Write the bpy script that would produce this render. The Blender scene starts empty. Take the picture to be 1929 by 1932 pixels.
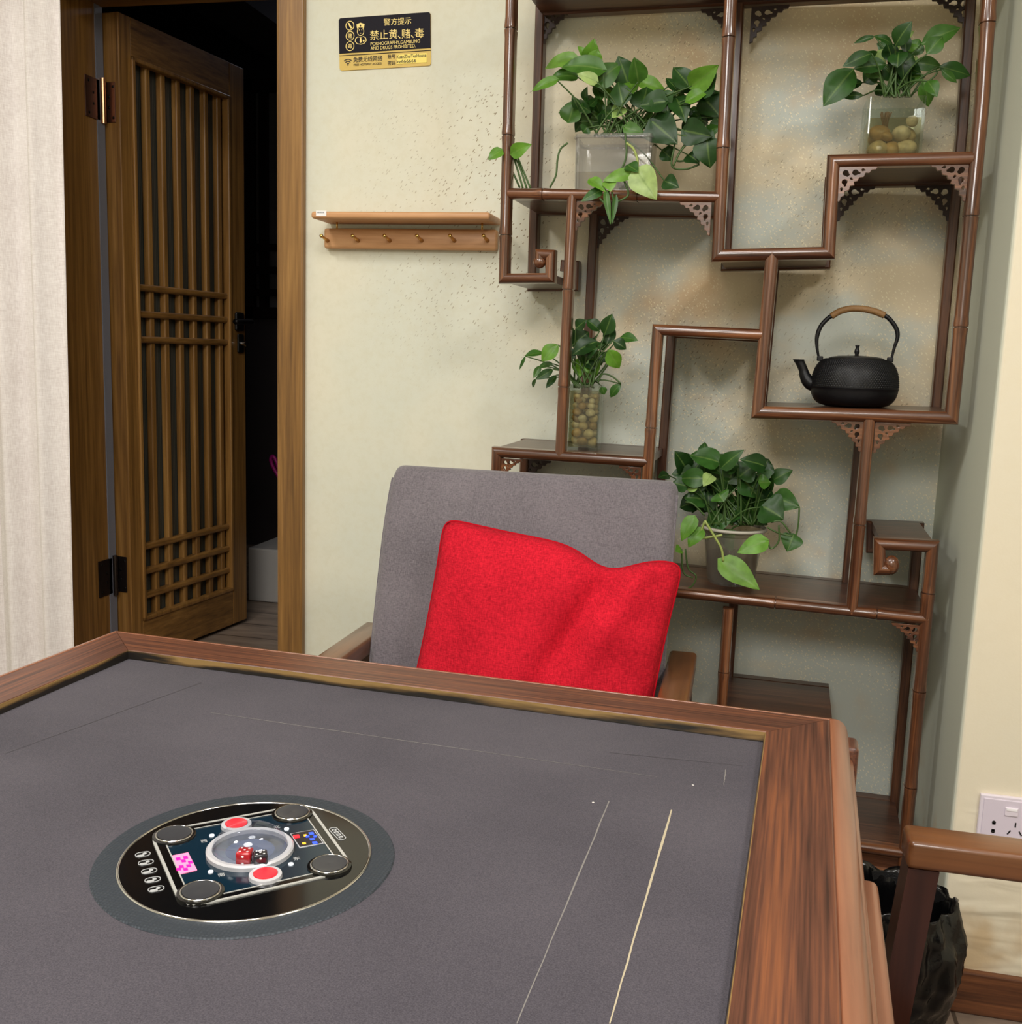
import bpy, bmesh, math, random
from mathutils import Vector, Matrix
random.seed(7)
PI = math.pi
C = bpy.context.scene.collection

# ------------------------------------------------------------------ camera
F_PX, PITCH, ROLL, YAW = 1953.7, 0.15358, 0.033424, 0.218262
CAMZ = 1.185
fw = Vector((-math.sin(YAW), math.cos(YAW), 0)); rt = Vector((math.cos(YAW), math.sin(YAW), 0)); up = Vector((0, 0, 1))
fwd = math.cos(PITCH)*fw - math.sin(PITCH)*up
u2 = math.sin(PITCH)*fw + math.cos(PITCH)*up
r3 = math.cos(ROLL)*rt + math.sin(ROLL)*u2
u3 = -math.sin(ROLL)*rt + math.cos(ROLL)*u2
cam_d = bpy.data.cameras.new('camera'); cam = bpy.data.objects.new('camera', cam_d); C.objects.link(cam)
cam_d.sensor_fit = 'HORIZONTAL'; cam_d.sensor_width = 36; cam_d.lens = F_PX/1929*36
cam_d.clip_start = 0.02; cam_d.clip_end = 60
m3 = Matrix((r3, u3, -fwd)).transposed()
cam.matrix_world = Matrix.Translation((0, 0, CAMZ)) @ m3.to_4x4()
bpy.context.scene.camera = cam

# ------------------------------------------------------------------ light and exposure
W = bpy.data.worlds.new('world'); bpy.context.scene.world = W; W.use_nodes = True
W.node_tree.nodes['Background'].inputs[0].default_value = (0.9, 0.93, 1, 1)
W.node_tree.nodes['Background'].inputs[1].default_value = 0.02
def area(name, loc, size, power, col, rot=(0, 0, 0), shape='DISK'):
    l = bpy.data.lights.new(name, 'AREA'); l.shape = shape; l.size = size; l.energy = power; l.color = col
    o = bpy.data.objects.new(name, l); C.objects.link(o); o.location = loc; o.rotation_euler = rot
    return o
area('ceiling_lamp_table', (-0.45, 0.55, 2.66), 0.6, 13, (1, 0.975, 0.94))
area('ceiling_lamp_left', (-1.5, 0.8, 2.66), 0.35, 13, (1, 0.975, 0.94))
area('ceiling_lamp_rear', (-0.25, -1.5, 2.60), 1.1, 40, (1, 0.975, 0.945), (math.radians(35), 0, 0))
area('fill_light_right', (1.1, 0.2, 2.60), 0.5, 18, (1, 0.975, 0.94))  # added fill light, unseen; brightens the left jamb, door leaf and shelf posts
area('hallway_fill_light', (-1.2, 3.9, 2.5), 0.3, 0.5, (0.8, 0.85, 1.0))  # added faint fill light, no known fixture; lifts the dark hallway a little
vs = bpy.context.scene.view_settings
vs.view_transform = 'Standard'; vs.look = 'None'; vs.gamma = 1; vs.use_curve_mapping = False
vs.exposure = 0.6

# ------------------------------------------------------------------ unprojection of photo pixels onto real planes
def ray(px, py):
    return r3*((px-964.5)/F_PX) - u3*((py-966)/F_PX) + fwd
def at(px, py, Y):
    d = ray(px, py); return Vector((0, 0, CAMZ)) + d*(Y/d.y)
def az(px, py, z):
    d = ray(px, py); return Vector((0, 0, CAMZ)) + d*((z-CAMZ)/d.z)

# ------------------------------------------------------------------ materials
def lin(c):
    return tuple((x/12.92 if x <= 0.04045 else ((x+0.055)/1.055)**2.4) for x in [v/255 for v in c]) + (1,)
MATS = {}
def new_mat(name):
    m = bpy.data.materials.new(name); m.use_nodes = True
    return m, m.node_tree.nodes, m.node_tree.links, m.node_tree.nodes['Principled BSDF']
def pm(name, rgb, rough=0.5, metal=0, spec=0.5, coat=0, emit=None, es=0, bump=0, bscale=200, sheen=0, trans=0):
    if name in MATS: return MATS[name]
    m, N, L, b = new_mat(name)
    b.inputs['Base Color'].default_value = lin(rgb); b.inputs['Roughness'].default_value = rough
    b.inputs['Metallic'].default_value = metal; b.inputs['Specular IOR Level'].default_value = spec
    b.inputs['Coat Weight'].default_value = coat; b.inputs['Coat Roughness'].default_value = 0.12
    b.inputs['Sheen Weight'].default_value = sheen
    b.inputs['Transmission Weight'].default_value = trans
    if emit: b.inputs['Emission Color'].default_value = lin(emit); b.inputs['Emission Strength'].default_value = es
    if bump:
        t = N.new('ShaderNodeTexCoord'); n = N.new('ShaderNodeTexNoise'); n.inputs['Scale'].default_value = bscale; n.inputs['Detail'].default_value = 4
        bp = N.new('ShaderNodeBump'); bp.inputs['Strength'].default_value = bump; bp.inputs['Distance'].default_value = 0.002
        L.new(t.outputs['Object'], n.inputs['Vector']); L.new(n.outputs['Fac'], bp.inputs['Height']); L.new(bp.outputs[0], b.inputs['Normal'])
    MATS[name] = m; return m
def ramp(N, pts):
    r = N.new('ShaderNodeValToRGB'); e = r.color_ramp.elements
    while len(e) < len(pts): e.new(0.5)
    for k, (p, c) in enumerate(pts): e[k].position = p; e[k].color = lin(c)
    return r
def wood(name, axis, cols, rough=0.35, coat=0.0, freq=28, stretch=1.2, dist=0.8, bump=0.15, cr=0.15, ring=0.35):
    key = name+axis
    if key in MATS: return MATS[key]
    m, N, L, b = new_mat(key)
    t = N.new('ShaderNodeTexCoord'); mp = N.new('ShaderNodeMapping')
    s = [freq, freq, freq]; s['xyz'.index(axis)] = stretch
    mp.inputs['Scale'].default_value = s
    n = N.new('ShaderNodeTexNoise'); n.inputs['Scale'].default_value = 1; n.inputs['Detail'].default_value = 6; n.inputs['Roughness'].default_value = 0.62; n.inputs['Distortion'].default_value = dist
    mp2 = N.new('ShaderNodeMapping'); s2 = [freq*7]*3; s2['xyz'.index(axis)] = stretch*5; mp2.inputs['Scale'].default_value = s2
    n2 = N.new('ShaderNodeTexNoise'); n2.inputs['Scale'].default_value = 1; n2.inputs['Detail'].default_value = 3
    L.new(t.outputs['Object'], mp.inputs['Vector']); L.new(mp.outputs[0], n.inputs['Vector'])
    L.new(t.outputs['Object'], mp2.inputs['Vector']); L.new(mp2.outputs[0], n2.inputs['Vector'])
    mx = N.new('ShaderNodeMix'); mx.data_type = 'FLOAT'; mx.inputs[0].default_value = ring
    L.new(n.outputs['Fac'], mx.inputs[2]); L.new(n2.outputs['Fac'], mx.inputs[3])
    r = ramp(N, [(0.34, cols[0]), (0.5, cols[1]), (0.66, cols[2])])
    L.new(mx.outputs[0], r.inputs[0]); L.new(r.outputs[0], b.inputs['Base Color'])
    b.inputs['Roughness'].default_value = rough; b.inputs['Coat Weight'].default_value = coat; b.inputs['Coat Roughness'].default_value = cr
    bp = N.new('ShaderNodeBump'); bp.inputs['Strength'].default_value = bump; bp.inputs['Distance'].default_value = 0.001
    L.new(mx.outputs[0], bp.inputs['Height']); L.new(bp.outputs[0], b.inputs['Normal'])
    MATS[key] = m; return m
ROSE = [(48, 24, 13), (92, 53, 31), (142, 91, 56)]
def rose(axis): return wood('rosewood', axis, ROSE, rough=0.28, coat=0.8, freq=62, stretch=2.2, bump=0.08, ring=0.2)
def rosedark(axis): return wood('rosewood_back', axis, [(48, 26, 16), (76, 44, 28), (108, 68, 43)], rough=0.36, coat=0.3, freq=55, stretch=2.5)
PINE = [(92, 62, 27), (130, 92, 44), (158, 117, 62)]
def pine(axis): return wood('pine', axis, PINE, rough=0.42, coat=0.15, freq=24, stretch=1.0, dist=1.2)
def tabw(axis): return wood('table_wood', axis, [(54, 32, 25), (94, 57, 42), (130, 78, 49)], rough=0.4, coat=0.1, freq=42, stretch=1.1, ring=0.55, cr=0.3)
def molding(axis): return wood('molding_wood', axis, [(112, 66, 44), (136, 84, 58), (152, 98, 68)], rough=0.35, coat=0.2, freq=22, stretch=1.2)
def armw(axis): return wood('arm_wood', axis, [(86, 52, 28), (112, 70, 40), (128, 82, 48)], rough=0.3, coat=0.4, freq=18, stretch=1.0)
def darkw(axis): return wood('leg_wood', axis, [(48, 24, 16), (62, 32, 22), (74, 40, 28)], rough=0.32, coat=0.35, freq=18, stretch=1.0)
def beech(axis): return wood('beech', axis, [(184, 134, 88), (200, 150, 104), (210, 162, 116)], rough=0.45, freq=30, stretch=2)

def wallpaper(name, alcove=False, crease=False):
    m, N, L, b = new_mat(name)
    geo = N.new('ShaderNodeNewGeometry'); P = geo.outputs['Position']
    def noise(sc, det=3, vec=P, ro=0.5):
        n = N.new('ShaderNodeTexNoise'); n.inputs['Scale'].default_value = sc; n.inputs['Detail'].default_value = det; n.inputs['Roughness'].default_value = ro
        L.new(vec, n.inputs['Vector']); return n.outputs['Fac']
    def mr(v, a, b2, c=0., d=1.):
        k = N.new('ShaderNodeMapRange'); k.inputs[1].default_value = a; k.inputs[2].default_value = b2; k.inputs[3].default_value = c; k.inputs[4].default_value = d
        k.interpolation_type = 'SMOOTHSTEP'; L.new(v, k.inputs[0]); return k.outputs[0]
    def math_(op, a, b2):
        k = N.new('ShaderNodeMath'); k.operation = op
        for i, v in enumerate((a, b2)):
            if isinstance(v, (int, float)): k.inputs[i].default_value = v
            else: L.new(v, k.inputs[i])
        return k.outputs[0]
    def mixc(f, a, b2):
        k = N.new('ShaderNodeMix'); k.data_type = 'RGBA'
        if isinstance(f, (int, float)): k.inputs[0].default_value = f
        else: L.new(f, k.inputs[0])
        for i, v in ((6, a), (7, b2)):
            if isinstance(v, tuple): k.inputs[i].default_value = lin(v)
            else: L.new(v, k.inputs[i])
        return k.outputs[2]
    col = mixc(mr(noise(2.2), 0.35, 0.65), (226, 221, 200), (216, 217, 201))
    col = mixc(math_('MULTIPLY', mr(noise(45, 5, ro=0.7), 0.4, 0.7), 0.25), col, (206, 200, 172))
    sep = N.new('ShaderNodeSeparateXYZ'); L.new(P, sep.inputs[0])
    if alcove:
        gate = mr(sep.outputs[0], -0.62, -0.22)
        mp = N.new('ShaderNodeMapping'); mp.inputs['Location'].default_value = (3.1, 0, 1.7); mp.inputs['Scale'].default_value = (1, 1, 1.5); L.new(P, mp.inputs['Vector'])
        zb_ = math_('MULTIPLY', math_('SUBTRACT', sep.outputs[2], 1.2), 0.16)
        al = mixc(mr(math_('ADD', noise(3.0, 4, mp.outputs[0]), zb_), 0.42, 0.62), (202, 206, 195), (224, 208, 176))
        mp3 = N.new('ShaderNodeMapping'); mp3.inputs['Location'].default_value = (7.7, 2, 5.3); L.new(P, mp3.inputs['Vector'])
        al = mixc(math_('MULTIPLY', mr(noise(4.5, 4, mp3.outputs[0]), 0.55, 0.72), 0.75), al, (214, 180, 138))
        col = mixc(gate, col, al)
        # flecks: short slanted strokes of gold leaf and dark fibre
        def flecks(scale, rot, thr, sx):
            q = N.new('ShaderNodeMapping'); q.vector_type = 'TEXTURE'; q.inputs['Rotation'].default_value = (0, rot, 0); q.inputs['Scale'].default_value = (sx, 1, 1); L.new(P, q.inputs['Vector'])
            v = N.new('ShaderNodeTexVoronoi'); v.inputs['Scale'].default_value = scale; v.inputs['Randomness'].default_value = 1; L.new(q.outputs[0], v.inputs['Vector'])
            f = math_('LESS_THAN', v.outputs['Distance'], thr)
            s2 = N.new('ShaderNodeSeparateColor'); L.new(v.outputs['Color'], s2.inputs[0])
            return math_('MULTIPLY', f, math_('GREATER_THAN', s2.outputs[0], 0.3))
        dens = mr(noise(2.6, 3, mp3.outputs[0]), 0.34, 0.52)
        gold = math_('MULTIPLY', flecks(210, 0.9, 0.25, 2.2), math_('MULTIPLY', dens, gate))
        col = mixc(math_('MULTIPLY', gold, 0.8), col, (244, 234, 204))
        gold2 = math_('MULTIPLY', flecks(240, -0.5, 0.25, 2.0), math_('MULTIPLY', dens, gate))
        col = mixc(math_('MULTIPLY', gold2, 0.6), col, (240, 226, 190))
        dd = mr(noise(2.4, 2, mp.outputs[0]), 0.45, 0.62)
        gl = math_('MULTIPLY', mr(sep.outputs[0], -1.0, -0.7), mr(sep.outputs[0], -0.35, -0.55))
        gz = math_('MULTIPLY', math_('MULTIPLY', mr(sep.outputs[2], 1.0, 1.45), mr(sep.outputs[2], 1.85, 1.7)), gl)
        band = math_('ADD', mr(noise(2.2), 0.38, 0.52), mr(sep.outputs[0], -0.75, -0.5))
        dark = math_('MULTIPLY', math_('MAXIMUM', flecks(150, -1.0, 0.17, 3.4), flecks(175, -0.6, 0.16, 2.8)), math_('MAXIMUM', math_('MULTIPLY', dd, gate), math_('MULTIPLY', gz, band)))
        col = mixc(math_('MULTIPLY', dark, 0.6), col, (140, 124, 96))
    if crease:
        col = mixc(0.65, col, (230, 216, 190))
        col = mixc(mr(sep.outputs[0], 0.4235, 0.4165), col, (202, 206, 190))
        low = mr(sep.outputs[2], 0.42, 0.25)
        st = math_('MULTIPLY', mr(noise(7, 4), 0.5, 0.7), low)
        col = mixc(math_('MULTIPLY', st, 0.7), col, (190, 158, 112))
    L.new(col, b.inputs['Base Color']); b.inputs['Roughness'].default_value = 0.75; b.inputs['Specular IOR Level'].default_value = 0.3
    bp = N.new('ShaderNodeBump'); bp.inputs['Strength'].default_value = 0.12; bp.inputs['Distance'].default_value = 0.001
    L.new(noise(260, 3), bp.inputs['Height']); last = bp.outputs[0]
    if crease:
        q = N.new('ShaderNodeMapping'); q.inputs['Scale'].default_value = (1.2, 1, 4.5); q.inputs['Rotation'].default_value = (0, 0.35, 0); L.new(P, q.inputs['Vector'])
        n = N.new('ShaderNodeTexNoise'); n.inputs['Scale'].default_value = 6; n.inputs['Detail'].default_value = 1; n.inputs['Distortion'].default_value = 0.7; L.new(q.outputs[0], n.inputs['Vector'])
        h = math_('MULTIPLY', math_('MULTIPLY', n.outputs['Fac'], mr(sep.outputs[2], 0.44, 0.34)), mr(sep.outputs[0], 0.417, 0.46))
        b2 = N.new('ShaderNodeBump'); b2.inputs['Strength'].default_value = 0.5; b2.inputs['Distance'].default_value = 0.012
        L.new(h, b2.inputs['Height']); L.new(last, b2.inputs['Normal']); last = b2.outputs[0]
    L.new(last, b.inputs['Normal'])
    MATS[name] = m; return m

def fabric(name, c1, c2, sx=900, sz=240, rough=0.9, sheen=0.3, bump=0.3, coord='Object', axes=(0, 2)):
    if name in MATS: return MATS[name]
    m, N, L, b = new_mat(name)
    t = N.new('ShaderNodeTexCoord')
    facs = []
    for (a, c) in ((sx, sz), (sz, sx)):
        mp = N.new('ShaderNodeMapping'); s = [sz, sz, sz]; s[axes[0]] = a; s[axes[1]] = c; mp.inputs['Scale'].default_value = s
        n = N.new('ShaderNodeTexNoise'); n.inputs['Scale'].default_value = 1; n.inputs['Detail'].default_value = 2
        L.new(t.outputs[coord], mp.inputs['Vector']); L.new(mp.outputs[0], n.inputs['Vector']); facs.append(n.outputs['Fac'])
    mx = N.new('ShaderNodeMix'); mx.data_type = 'FLOAT'; mx.inputs[0].default_value = 0.5
    L.new(facs[0], mx.inputs[2]); L.new(facs[1], mx.inputs[3])
    n3 = N.new('ShaderNodeTexNoise'); n3.inputs['Scale'].default_value = 9; n3.inputs['Detail'].default_value = 3; L.new(t.outputs[coord], n3.inputs['Vector'])
    mx2 = N.new('ShaderNodeMix'); mx2.data_type = 'FLOAT'; mx2.inputs[0].default_value = 0.2
    L.new(mx.outputs[0], mx2.inputs[2]); L.new(n3.outputs['Fac'], mx2.inputs[3])
    r = ramp(N, [(0.38, c1), (0.62, c2)]); L.new(mx2.outputs[0], r.inputs[0]); L.new(r.outputs[0], b.inputs['Base Color'])
    b.inputs['Roughness'].default_value = rough; b.inputs['Sheen Weight'].default_value = sheen; b.inputs['Specular IOR Level'].default_value = 0.2
    bp = N.new('ShaderNodeBump'); bp.inputs['Strength'].default_value = bump; bp.inputs['Distance'].default_value = 0.001
    L.new(mx.outputs[0], bp.inputs['Height']); L.new(bp.outputs[0], b.inputs['Normal'])
    MATS[name] = m; return m

def clear(name, tint=(245, 248, 246), gloss=0.12, rough=0.02, edge=0.5, haze=0.0, hazec=(230, 232, 230)):
    if name in MATS: return MATS[name]
    m, N, L, b = new_mat(name); N.remove(b); out = N['Material Output']
    tr = N.new('ShaderNodeBsdfTransparent'); tr.inputs[0].default_value = lin(tint)
    gl = N.new('ShaderNodeBsdfGlossy'); gl.inputs['Roughness'].default_value = rough
    lw = N.new('ShaderNodeLayerWeight'); lw.inputs[0].default_value = 0.35
    mr = N.new('ShaderNodeMapRange'); mr.inputs[3].default_value = gloss; mr.inputs[4].default_value = edge
    L.new(lw.outputs['Facing'], mr.inputs[0])
    mx = N.new('ShaderNodeMixShader'); L.new(mr.outputs[0], mx.inputs[0]); L.new(tr.outputs[0], mx.inputs[1]); L.new(gl.outputs[0], mx.inputs[2])
    last = mx.outputs[0]
    if haze:
        df = N.new('ShaderNodeBsdfDiffuse'); df.inputs[0].default_value = lin(hazec)
        m2 = N.new('ShaderNodeMixShader'); m2.inputs[0].default_value = haze; L.new(last, m2.inputs[1]); L.new(df.outputs[0], m2.inputs[2]); last = m2.outputs[0]
    L.new(last, out.inputs[0]); MATS[name] = m; return m

def leafmat():
    m, N, L, b = new_mat('leaf')
    a = N.new('ShaderNodeAttribute'); a.attribute_name = 'tone'
    r = ramp(N, [(0.0, (30, 62, 26)), (0.35, (58, 102, 38)), (0.7, (108, 160, 48)), (1.0, (176, 200, 124))])
    L.new(a.outputs['Fac'], r.inputs[0])
    uv = N.new('ShaderNodeUVMap'); s = N.new('ShaderNodeSeparateXYZ'); L.new(uv.outputs[0], s.inputs[0])
    ab = N.new('ShaderNodeMath'); ab.operation = 'ABSOLUTE'; L.new(s.outputs[0], ab.inputs[0])
    mr = N.new('ShaderNodeMapRange'); mr.inputs[1].default_value = 0.03; mr.inputs[2].default_value = 0.1; mr.inputs[3].default_value = 0.45; mr.inputs[4].default_value = 0; L.new(ab.outputs[0], mr.inputs[0])
    t = N.new('ShaderNodeTexCoord'); n = N.new('ShaderNodeTexNoise'); n.inputs['Scale'].default_value = 55; n.inputs['Detail'].default_value = 4; L.new(t.outputs['Object'], n.inputs['Vector'])
    hs = N.new('ShaderNodeMix'); hs.data_type = 'RGBA'; L.new(mr.outputs[0], hs.inputs[0]); L.new(r.outputs[0], hs.inputs[6]); hs.inputs[7].default_value = lin((128, 158, 78))
    h2 = N.new('ShaderNodeMix'); h2.data_type = 'RGBA'; h2.blend_type = 'MULTIPLY'; h2.inputs[0].default_value = 0.5
    r2 = ramp(N, [(0.3, (150, 160, 140)), (0.65, (255, 255, 255))]); L.new(n.outputs['Fac'], r2.inputs[0])
    L.new(hs.outputs[2], h2.inputs[6]); L.new(r2.outputs[0], h2.inputs[7])
    L.new(h2.outputs[2], b.inputs['Base Color']); b.inputs['Roughness'].default_value = 0.38; b.inputs['Specular IOR Level'].default_value = 0.4
    b.inputs['Subsurface Weight'].default_value = 0.0
    tl = N.new('ShaderNodeBsdfTranslucent'); L.new(h2.outputs[2], tl.inputs[0])
    mx = N.new('ShaderNodeMixShader'); mx.inputs[0].default_value = 0.2; L.new(b.outputs[0], mx.inputs[1]); L.new(tl.outputs[0], mx.inputs[2])
    L.new(mx.outputs[0], N['Material Output'].inputs[0])
    return m
LEAF = leafmat()
STEM = pm('stem_green', (62, 90, 38), 0.5); STEMP = pm('stem_pale', (150, 164, 88), 0.45); ROOT = pm('root_brown', (112, 84, 52), 0.8)
GLASS = clear('vase_glass', (246, 250, 247), 0.05, 0.01, 0.45)
PLASTIC = clear('tub_plastic', (240, 240, 238), 0.06, 0.06, 0.45, 0.07, (226, 226, 230))
POTP = clear('pot_plastic', (226, 224, 214), 0.06, 0.1, 0.4, 0.13, (200, 196, 182))
WATER = clear('water', (238, 232, 212), 0.04, 0.01, 0.3)
BROWNW = clear('pot_water', (190, 160, 110), 0.04, 0.02, 0.3, 0.12, (150, 122, 78))
CHROME = pm('chrome', (220, 220, 222), 0.12, 1); BRASS = pm('brass', (206, 168, 96), 0.25, 1)
COPPER = pm('antique_copper', (120, 88, 74), 0.35, 0.9); COPPERL = pm('bright_copper', (210, 160, 120), 0.25, 1)
BLACKM = pm('black_metal', (22, 21, 20), 0.4, 0.6)

# ------------------------------------------------------------------ mesh helpers
def box(bm, x0, x1, y0, y1, z0, z1, bev=0, seg=2, M=None):
    vs_ = [bm.verts.new(p) for p in ((x0, y0, z0), (x1, y0, z0), (x1, y1, z0), (x0, y1, z0), (x0, y0, z1), (x1, y0, z1), (x1, y1, z1), (x0, y1, z1))]
    fs = [bm.faces.new([vs_[i] for i in q]) for q in ((3, 2, 1, 0), (4, 5, 6, 7), (0, 1, 5, 4), (1, 2, 6, 5), (2, 3, 7, 6), (3, 0, 4, 7))]
    geom = list(vs_)
    if bev:
        es = list({e for f in fs for e in f.edges})
        r = bmesh.ops.bevel(bm, geom=es, offset=bev, segments=seg, affect='EDGES', profile=0.5)
        geom = list({v for f in r['faces'] for v in f.verts} | {v for v in vs_ if v.is_valid})
    if M is not None:
        done = set()
        for v in geom:
            if v.is_valid and v not in done: v.co = M @ v.co; done.add(v)
    return geom
def bx(x0, x1, y0, y1, z0, z1, bev=0, seg=2, M=None):
    bm = bmesh.new(); box(bm, x0, x1, y0, y1, z0, z1, bev, seg, M); return bm
def prism(bm, pts, axis_vec):
    a = [bm.verts.new(p) for p in pts]; b = [bm.verts.new(Vector(p)+Vector(axis_vec)) for p in pts]
    n = len(a); bm.faces.new(a[::-1]); bm.faces.new(b)
    for i in range(n): bm.faces.new((a[i], a[(i+1) % n], b[(i+1) % n], b[i]))
    return bm
def tube(bm, pts, rad, seg=8, cap=True, closed=False):
    pts = [Vector(p) for p in pts]; n = len(pts)
    rads = rad if isinstance(rad, (list, tuple)) else [rad]*n
    rings = []; prev = None
    for i, p in enumerate(pts):
        if closed: t = pts[(i+1) % n]-pts[i-1]
        else: t = pts[min(i+1, n-1)]-pts[max(i-1, 0)]
        t.normalize()
        if prev is None:
            a = Vector((0, 0, 1)) if abs(t.z) < 0.9 else Vector((1, 0, 0)); s = t.cross(a).normalized()
        else: s = (prev - t*prev.dot(t)).normalized()
        prev = s; q = t.cross(s)
        rings.append([bm.verts.new(p+(s*math.cos(2*PI*k/seg)+q*math.sin(2*PI*k/seg))*rads[i]) for k in range(seg)])
    for i in range(n if closed else n-1):
        A, B = rings[i], rings[(i+1) % n]
        for k in range(seg): bm.faces.new((A[k], A[(k+1) % seg], B[(k+1) % seg], B[k]))
    if cap and not closed: bm.faces.new(rings[0][::-1]); bm.faces.new(rings[-1])
    return bm
def lathe(bm, prof, seg=40, c=(0, 0, 0), cap=True):
    c = Vector(c); rings = []
    for (r, z) in prof:
        rings.append([bm.verts.new(c+Vector((r*math.cos(2*PI*k/seg), r*math.sin(2*PI*k/seg), z))) for k in range(seg)])
    for A, B in zip(rings, rings[1:]):
        for k in range(seg): bm.faces.new((A[k], A[(k+1) % seg], B[(k+1) % seg], B[k]))
    if cap:
        if prof[0][0] > 1e-6: bm.faces.new(rings[0][::-1])
        if prof[-1][0] > 1e-6: bm.faces.new(rings[-1])
    return bm
def smooth_path(pts, n=8):
    pts = [Vector(p) for p in pts]; out = []
    P = [pts[0]*2-pts[1]]+pts+[pts[-1]*2-pts[-2]]
    for i in range(1, len(P)-2):
        for k in range(n):
            t = k/n; p0, p1, p2, p3 = P[i-1:i+3]
            out.append(0.5*((2*p1)+(p2-p0)*t+(2*p0-5*p1+4*p2-p3)*t*t+(3*p1-p0-3*p2+p3)*t**3))
    out.append(pts[-1]); return out
def wloc(o):
    v = Vector((0, 0, 0))
    while o is not None: v += o.location; o = o.parent
    return v
def obj(name, bm, mat, parent=None, smooth=False, local=False, auto=None):
    """links bm as ONE mesh object; verts are world coordinates unless local"""
    bmesh.ops.recalc_face_normals(bm, faces=bm.faces)
    me = bpy.data.meshes.new(name)
    if parent is not None and not local:
        o_ = wloc(parent)
        for v in bm.verts: v.co -= o_
    bm.to_mesh(me); bm.free()
    me.materials.append(mat)
    if smooth:
        me.shade_smooth() if hasattr(me, 'shade_smooth') else None
        if auto:
            try: me.set_sharp_from_angle(angle=math.radians(auto))
            except Exception: pass
    o = bpy.data.objects.new(name, me); C.objects.link(o)
    if parent is not None: o.parent = parent
    return o
def tag(o, label=None, cat=None, group=None, kind=None):
    if label: o['label'] = label
    if cat: o['category'] = cat
    if group: o['group'] = group
    if kind: o['kind'] = kind
    return o
def thing(name, label, cat, loc, rz=0, group=None):
    o = bpy.data.objects.new(name, None); C.objects.link(o); o.empty_display_size = 0.05
    o.location = loc; o.rotation_euler = (0, 0, rz)
    return tag(o, label, cat, group)
def struct(name, bm, mat, parent=None, smooth=False):
    o = obj(name, bm, mat, parent, smooth)
    if parent is None: o['kind'] = 'structure'
    return o
def centre(o):
    """moves the origin of a one-mesh thing to the bottom centre of its mesh"""
    me = o.data; xs = [v.co for v in me.vertices]
    c = Vector(((min(v.x for v in xs)+max(v.x for v in xs))/2, (min(v.y for v in xs)+max(v.y for v in xs))/2, min(v.z for v in xs)))
    me.transform(Matrix.Translation(-c)); o.location = o.location + c; return o
def curve_mesh(splines, extrude, M, bevel=0):
    """flat closed outlines (with holes) -> extruded bmesh placed by M"""
    cu = bpy.data.curves.new('tmp', 'CURVE'); cu.dimensions = '2D'; cu.fill_mode = 'BOTH'; cu.extrude = extrude; cu.bevel_depth = bevel
    for pts in splines:
        s = cu.splines.new('POLY'); s.points.add(len(pts)-1); s.use_cyclic_u = True
        for p, q in zip(s.points, pts): p.co = (q[0], q[1], 0, 1)
    return conv(cu, M)
def conv(cu, M):
    o = bpy.data.objects.new('tmp', cu); C.objects.link(o)
    dg = bpy.context.evaluated_depsgraph_get(); dg.update()
    me = bpy.data.meshes.new_from_object(o.evaluated_get(dg))
    bm = bmesh.new(); bm.from_mesh(me); bmesh.ops.transform(bm, matrix=M, verts=bm.verts)
    bpy.data.objects.remove(o); bpy.data.curves.remove(cu); bpy.data.meshes.remove(me)
    return bm
def text_bm(body, size, M, width=None, bold=0.0, ext=0.0003, align='LEFT', shear=0):
    cu = bpy.data.curves.new('tmp', 'FONT'); cu.body = body; cu.size = size; cu.extrude = ext; cu.offset = bold; cu.align_x = align; cu.shear = shear
    bm = conv(cu, Matrix.Identity(4))
    if width and bm.verts and body != '、':
        x0 = min(v.co.x for v in bm.verts); x1 = max(v.co.x for v in bm.verts); k = width/(x1-x0)
        for v in bm.verts: v.co.x = (v.co.x - x0)*k
    bmesh.ops.transform(bm, matrix=M, verts=bm.verts)
    return bm
def rrect(cx, cy, w, h, r, n=6):
    out = []
    for (sx, sy, a0) in ((1, 1, 0), (-1, 1, 90), (-1, -1, 180), (1, -1, 270)):
        for k in range(n+1):
            a = math.radians(a0+90*k/n); out.append((cx+sx*(w/2-r)+r*math.cos(a), cy+sy*(h/2-r)+r*math.sin(a)))
    return out
def circ(cx, cy, r, n=28, ry=None): return [(cx+r*math.cos(2*PI*k/n), cy+(ry or r)*math.sin(2*PI*k/n)) for k in range(n)]

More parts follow.
